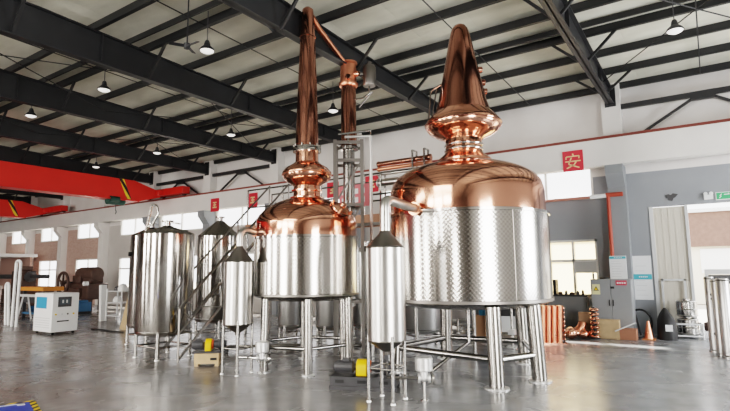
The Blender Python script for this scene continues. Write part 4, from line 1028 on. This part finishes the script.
# white bent pipes at left edge
for k, (px, py, w_, h_, lean, lab) in enumerate(((6, 325, .22, 1.3, .18, 'white bent pipe frame at the far left edge, leaning'), (16, 327, .3, 2.0, 0, 'tall white bent pipe frame second from the left edge'))):
    p = gp(px, py)
    t = tag(MB().tube([(p.x-w_+lean, p.y, 0), (p.x-w_, p.y, h_-.12)]+bend((p.x-w_, p.y, h_-.1), (p.x-w_, p.y, h_), (p.x-w_/2, p.y, h_))[1:]+bend((p.x-w_/2, p.y, h_), (p.x, p.y, h_), (p.x, p.y, h_-.12))[1:]+[(p.x+lean, p.y, 0)], .042, 12).build('bent_pipe', WHITE), lab, 'pipe')
p = gp(9, 322)
t = thing('pipe_trestle', 'low grey trestle stacked behind the white bent pipes', 'trestle', (p.x, p.y+.7, 0))
for a in (-.6, .6):
    for b in (-.2, .2): MB().bar((a+b*.3, b, 0), (a, b*.4, .8), .05).build('leg', LGREY, t)
x = MB(); x.box(-.8, .8, -.1, .1, .8, .88); x.build('top_beam', LGREY, t)
# booth roof on far left
p = gp(20, 305)
t = thing('inspection_booth', 'low pale booth with a flat white roof on the far left', 'booth', (-35.2, 13.0, 0))
x = MB(); x.box(-3.5, 2.8, -1.0, 1.0, 2.55, 2.72); x.build('roof', WHITE, t)
x = MB(); x.box(-3.3, 2.6, .7, .8, .9, 2.55); x.build('back_panel', mat('pale_brown_panel', (.42, .27, .23), .8), t)
for a in (-3.2, -.3, 2.5):
    x = MB(); x.box(a-.06, a+.06, -.9, -.78, 0, 2.55); x.build('post', LGREY, t)
# blue cabinet, white trolley
p = gp(80, 314)
t = thing('blue_toolbox', 'small blue machine on the floor just right of the chiller', 'machine', p)
x = MB(); x.box(-.26, .26, -.2, .3, .1, .46); x.box(-.16, .2, -.15, .2, .46, .54); x.build('body', BLUE2, t, .02)
for a in (-.22, .22):
    x = MB(); x.box(a-.05, a+.05, -.18, .28, 0, .1); x.build('foot', BLACK, t)
x = MB(); x.box(-.2, .2, -.21, -.2, .25, .4); x.build('panel', BLUE, t)
p = gp(113, 322)
t = thing('white_trolley', 'white tubular trolley stacked with pale parts left of the steel tanks', 'trolley', (p.x, p.y, 0), .1)
for a in (-.38, .38):
    for b in (0, .4):
        x = MB(); x.tube([(a, b, .02), (a, b, 1.08)], .025, 10); x.build('post', WHITE, t)
for z in (.2, .62, 1.0):
    x = MB(); x.box(-.4, .4, -.02, .42, z-.02, z+.01); x.build('shelf', LGREY, t)
for k, (dx, z, s_, m_, lab) in enumerate(((-.15, .63, .14, PAPER, 'pale rounded part on the middle shelf of the white trolley'), (.15, 1.01, .16, WHITE, 'white domed part on top of the white trolley'), (.18, .21, .13, ALU, 'grey metal part on the lowest shelf of the white trolley'), (-.2, 1.01, .1, DGREY, 'small dark part on the top shelf of the white trolley'))):
    tag(MB().lathe([(0, 0), (s_, 0), (s_, s_*.6), (s_*.6, s_*1.3), (0, s_*1.5)], (p.x+dx, p.y+.2, p.z+z), 20).build('machine_part', m_), lab, 'part')
p = gp(102, 321)
t = tag(MB().cbox((p.x, p.y, .6), (.14, .2, 1.2), 0, -.08).build('white_sheet', WHITE), 'narrow white panel leaning left of the white trolley', 'panel')
p = gp(125, 330)
t = tag(MB().bar((p.x-.1, p.y, 0), (p.x+.12, p.y+.1, 1.0), .05, .2).build('wooden_board', WOOD), 'narrow wooden board leaning beside the nearest left tank', 'board')
p = gp(95, 330)
t = tag(MB().tube([(p.x-.2, p.y, .02)]+[(p.x+.2*i, p.y+.03*math.sin(i), .02) for i in range(1, 8)], .018, 8).build('floor_cable', BLACK), 'dark cable lying on the floor right of the chiller', 'cable')
# blue floor sign, bottom left corner
A = gp(34.6, 401); B = gp(0, 406.5); Cc = gp(41, 411)
u = (Cc-A).normalized(); v = Vector((-u.y, u.x, 0))
t = thing('floor_sign', 'blue floor sign with a yellow and black hazard border', 'sign', A, math.atan2(u.y, u.x))
x = MB(); x.box(0, .9, -.75, 0, .004, .012); x.build('hazard_border', HAZ, t)
x = MB(); x.box(.07, .83, -.68, -.07, .012, .015); x.build('blue_field', RBLUE, t)
x = MB(); x.box(.1, .22, -.2, -.12, .015, .017); x.box(.1, .14, -.45, -.12, .015, .017); x.build('white_mark', PAPER, t)

# ------------------------------------------------------------------ light
W = bpy.data.worlds.new('world'); SC.world = W; W.use_nodes = True
bg = W.node_tree.nodes['Background']; bg.inputs[0].default_value = (.98, .98, 1, 1); bg.inputs[1].default_value = 4.0
sd_ = bpy.data.lights.new('sun', 'SUN'); so = bpy.data.objects.new('sun', sd_); C.objects.link(so)
so.rotation_euler = Vector((.44, -.65, -1)).to_track_quat('-Z', 'Y').to_euler(); sd_.energy = 22; sd_.angle = math.radians(2.2); sd_.color = (1, .95, .86)
def area(name, loc, dirv, sx, sy, e, col=(1, 1, 1)):
    l = bpy.data.lights.new(name, 'AREA'); l.shape = 'RECTANGLE'; l.size = sx; l.size_y = sy; l.energy = e; l.color = col
    o = bpy.data.objects.new(name, l); C.objects.link(o); o.location = loc; o.rotation_euler = Vector(dirv).to_track_quat('-Z', 'Y').to_euler(); return o
for k, (a, b, z0, z1) in enumerate(FH):
    area('daylight_door', ((a+b)/2, YF-.15, (z0+z1)/2), (0, 1, 0), b-a, z1-z0, 58*(b-a)*(z1-z0), (1, .95, .88))
area('fill_lamp_right', (XR+.1, 10.7, 2.2), (-1, -.15, -.25), 2.9, 2.3, 520, (.96, .98, 1))  # added lamp out of view, brightens the far right floor and wall
area('fill_lamp_side', (XR+.15, .35, 2.1), (-1, .3, 0), 3.6, 4.1, 750, (1, .97, .93))  # added side lamp out of view, lifts the floor on the right
for x_ in (-5, -14, -24, -36):
    area('fill_lamp_roof', (x_, -3.5, 5.6), (0, .25, -1), 5, 1.2, 200, (1, .95, .87))  # added fill without fixtures, raises the ambient level of the hall
SC.view_settings.view_transform = 'Filmic'
SC.view_settings.look = 'High Contrast'
SC.view_settings.exposure = -.22
try:
    SC.cycles.use_denoising = True
    SC.cycles.max_bounces = 8; SC.cycles.sample_clamp_indirect = 6
    SC.cycles.caustics_reflective = False; SC.cycles.caustics_refractive = False
except Exception: pass
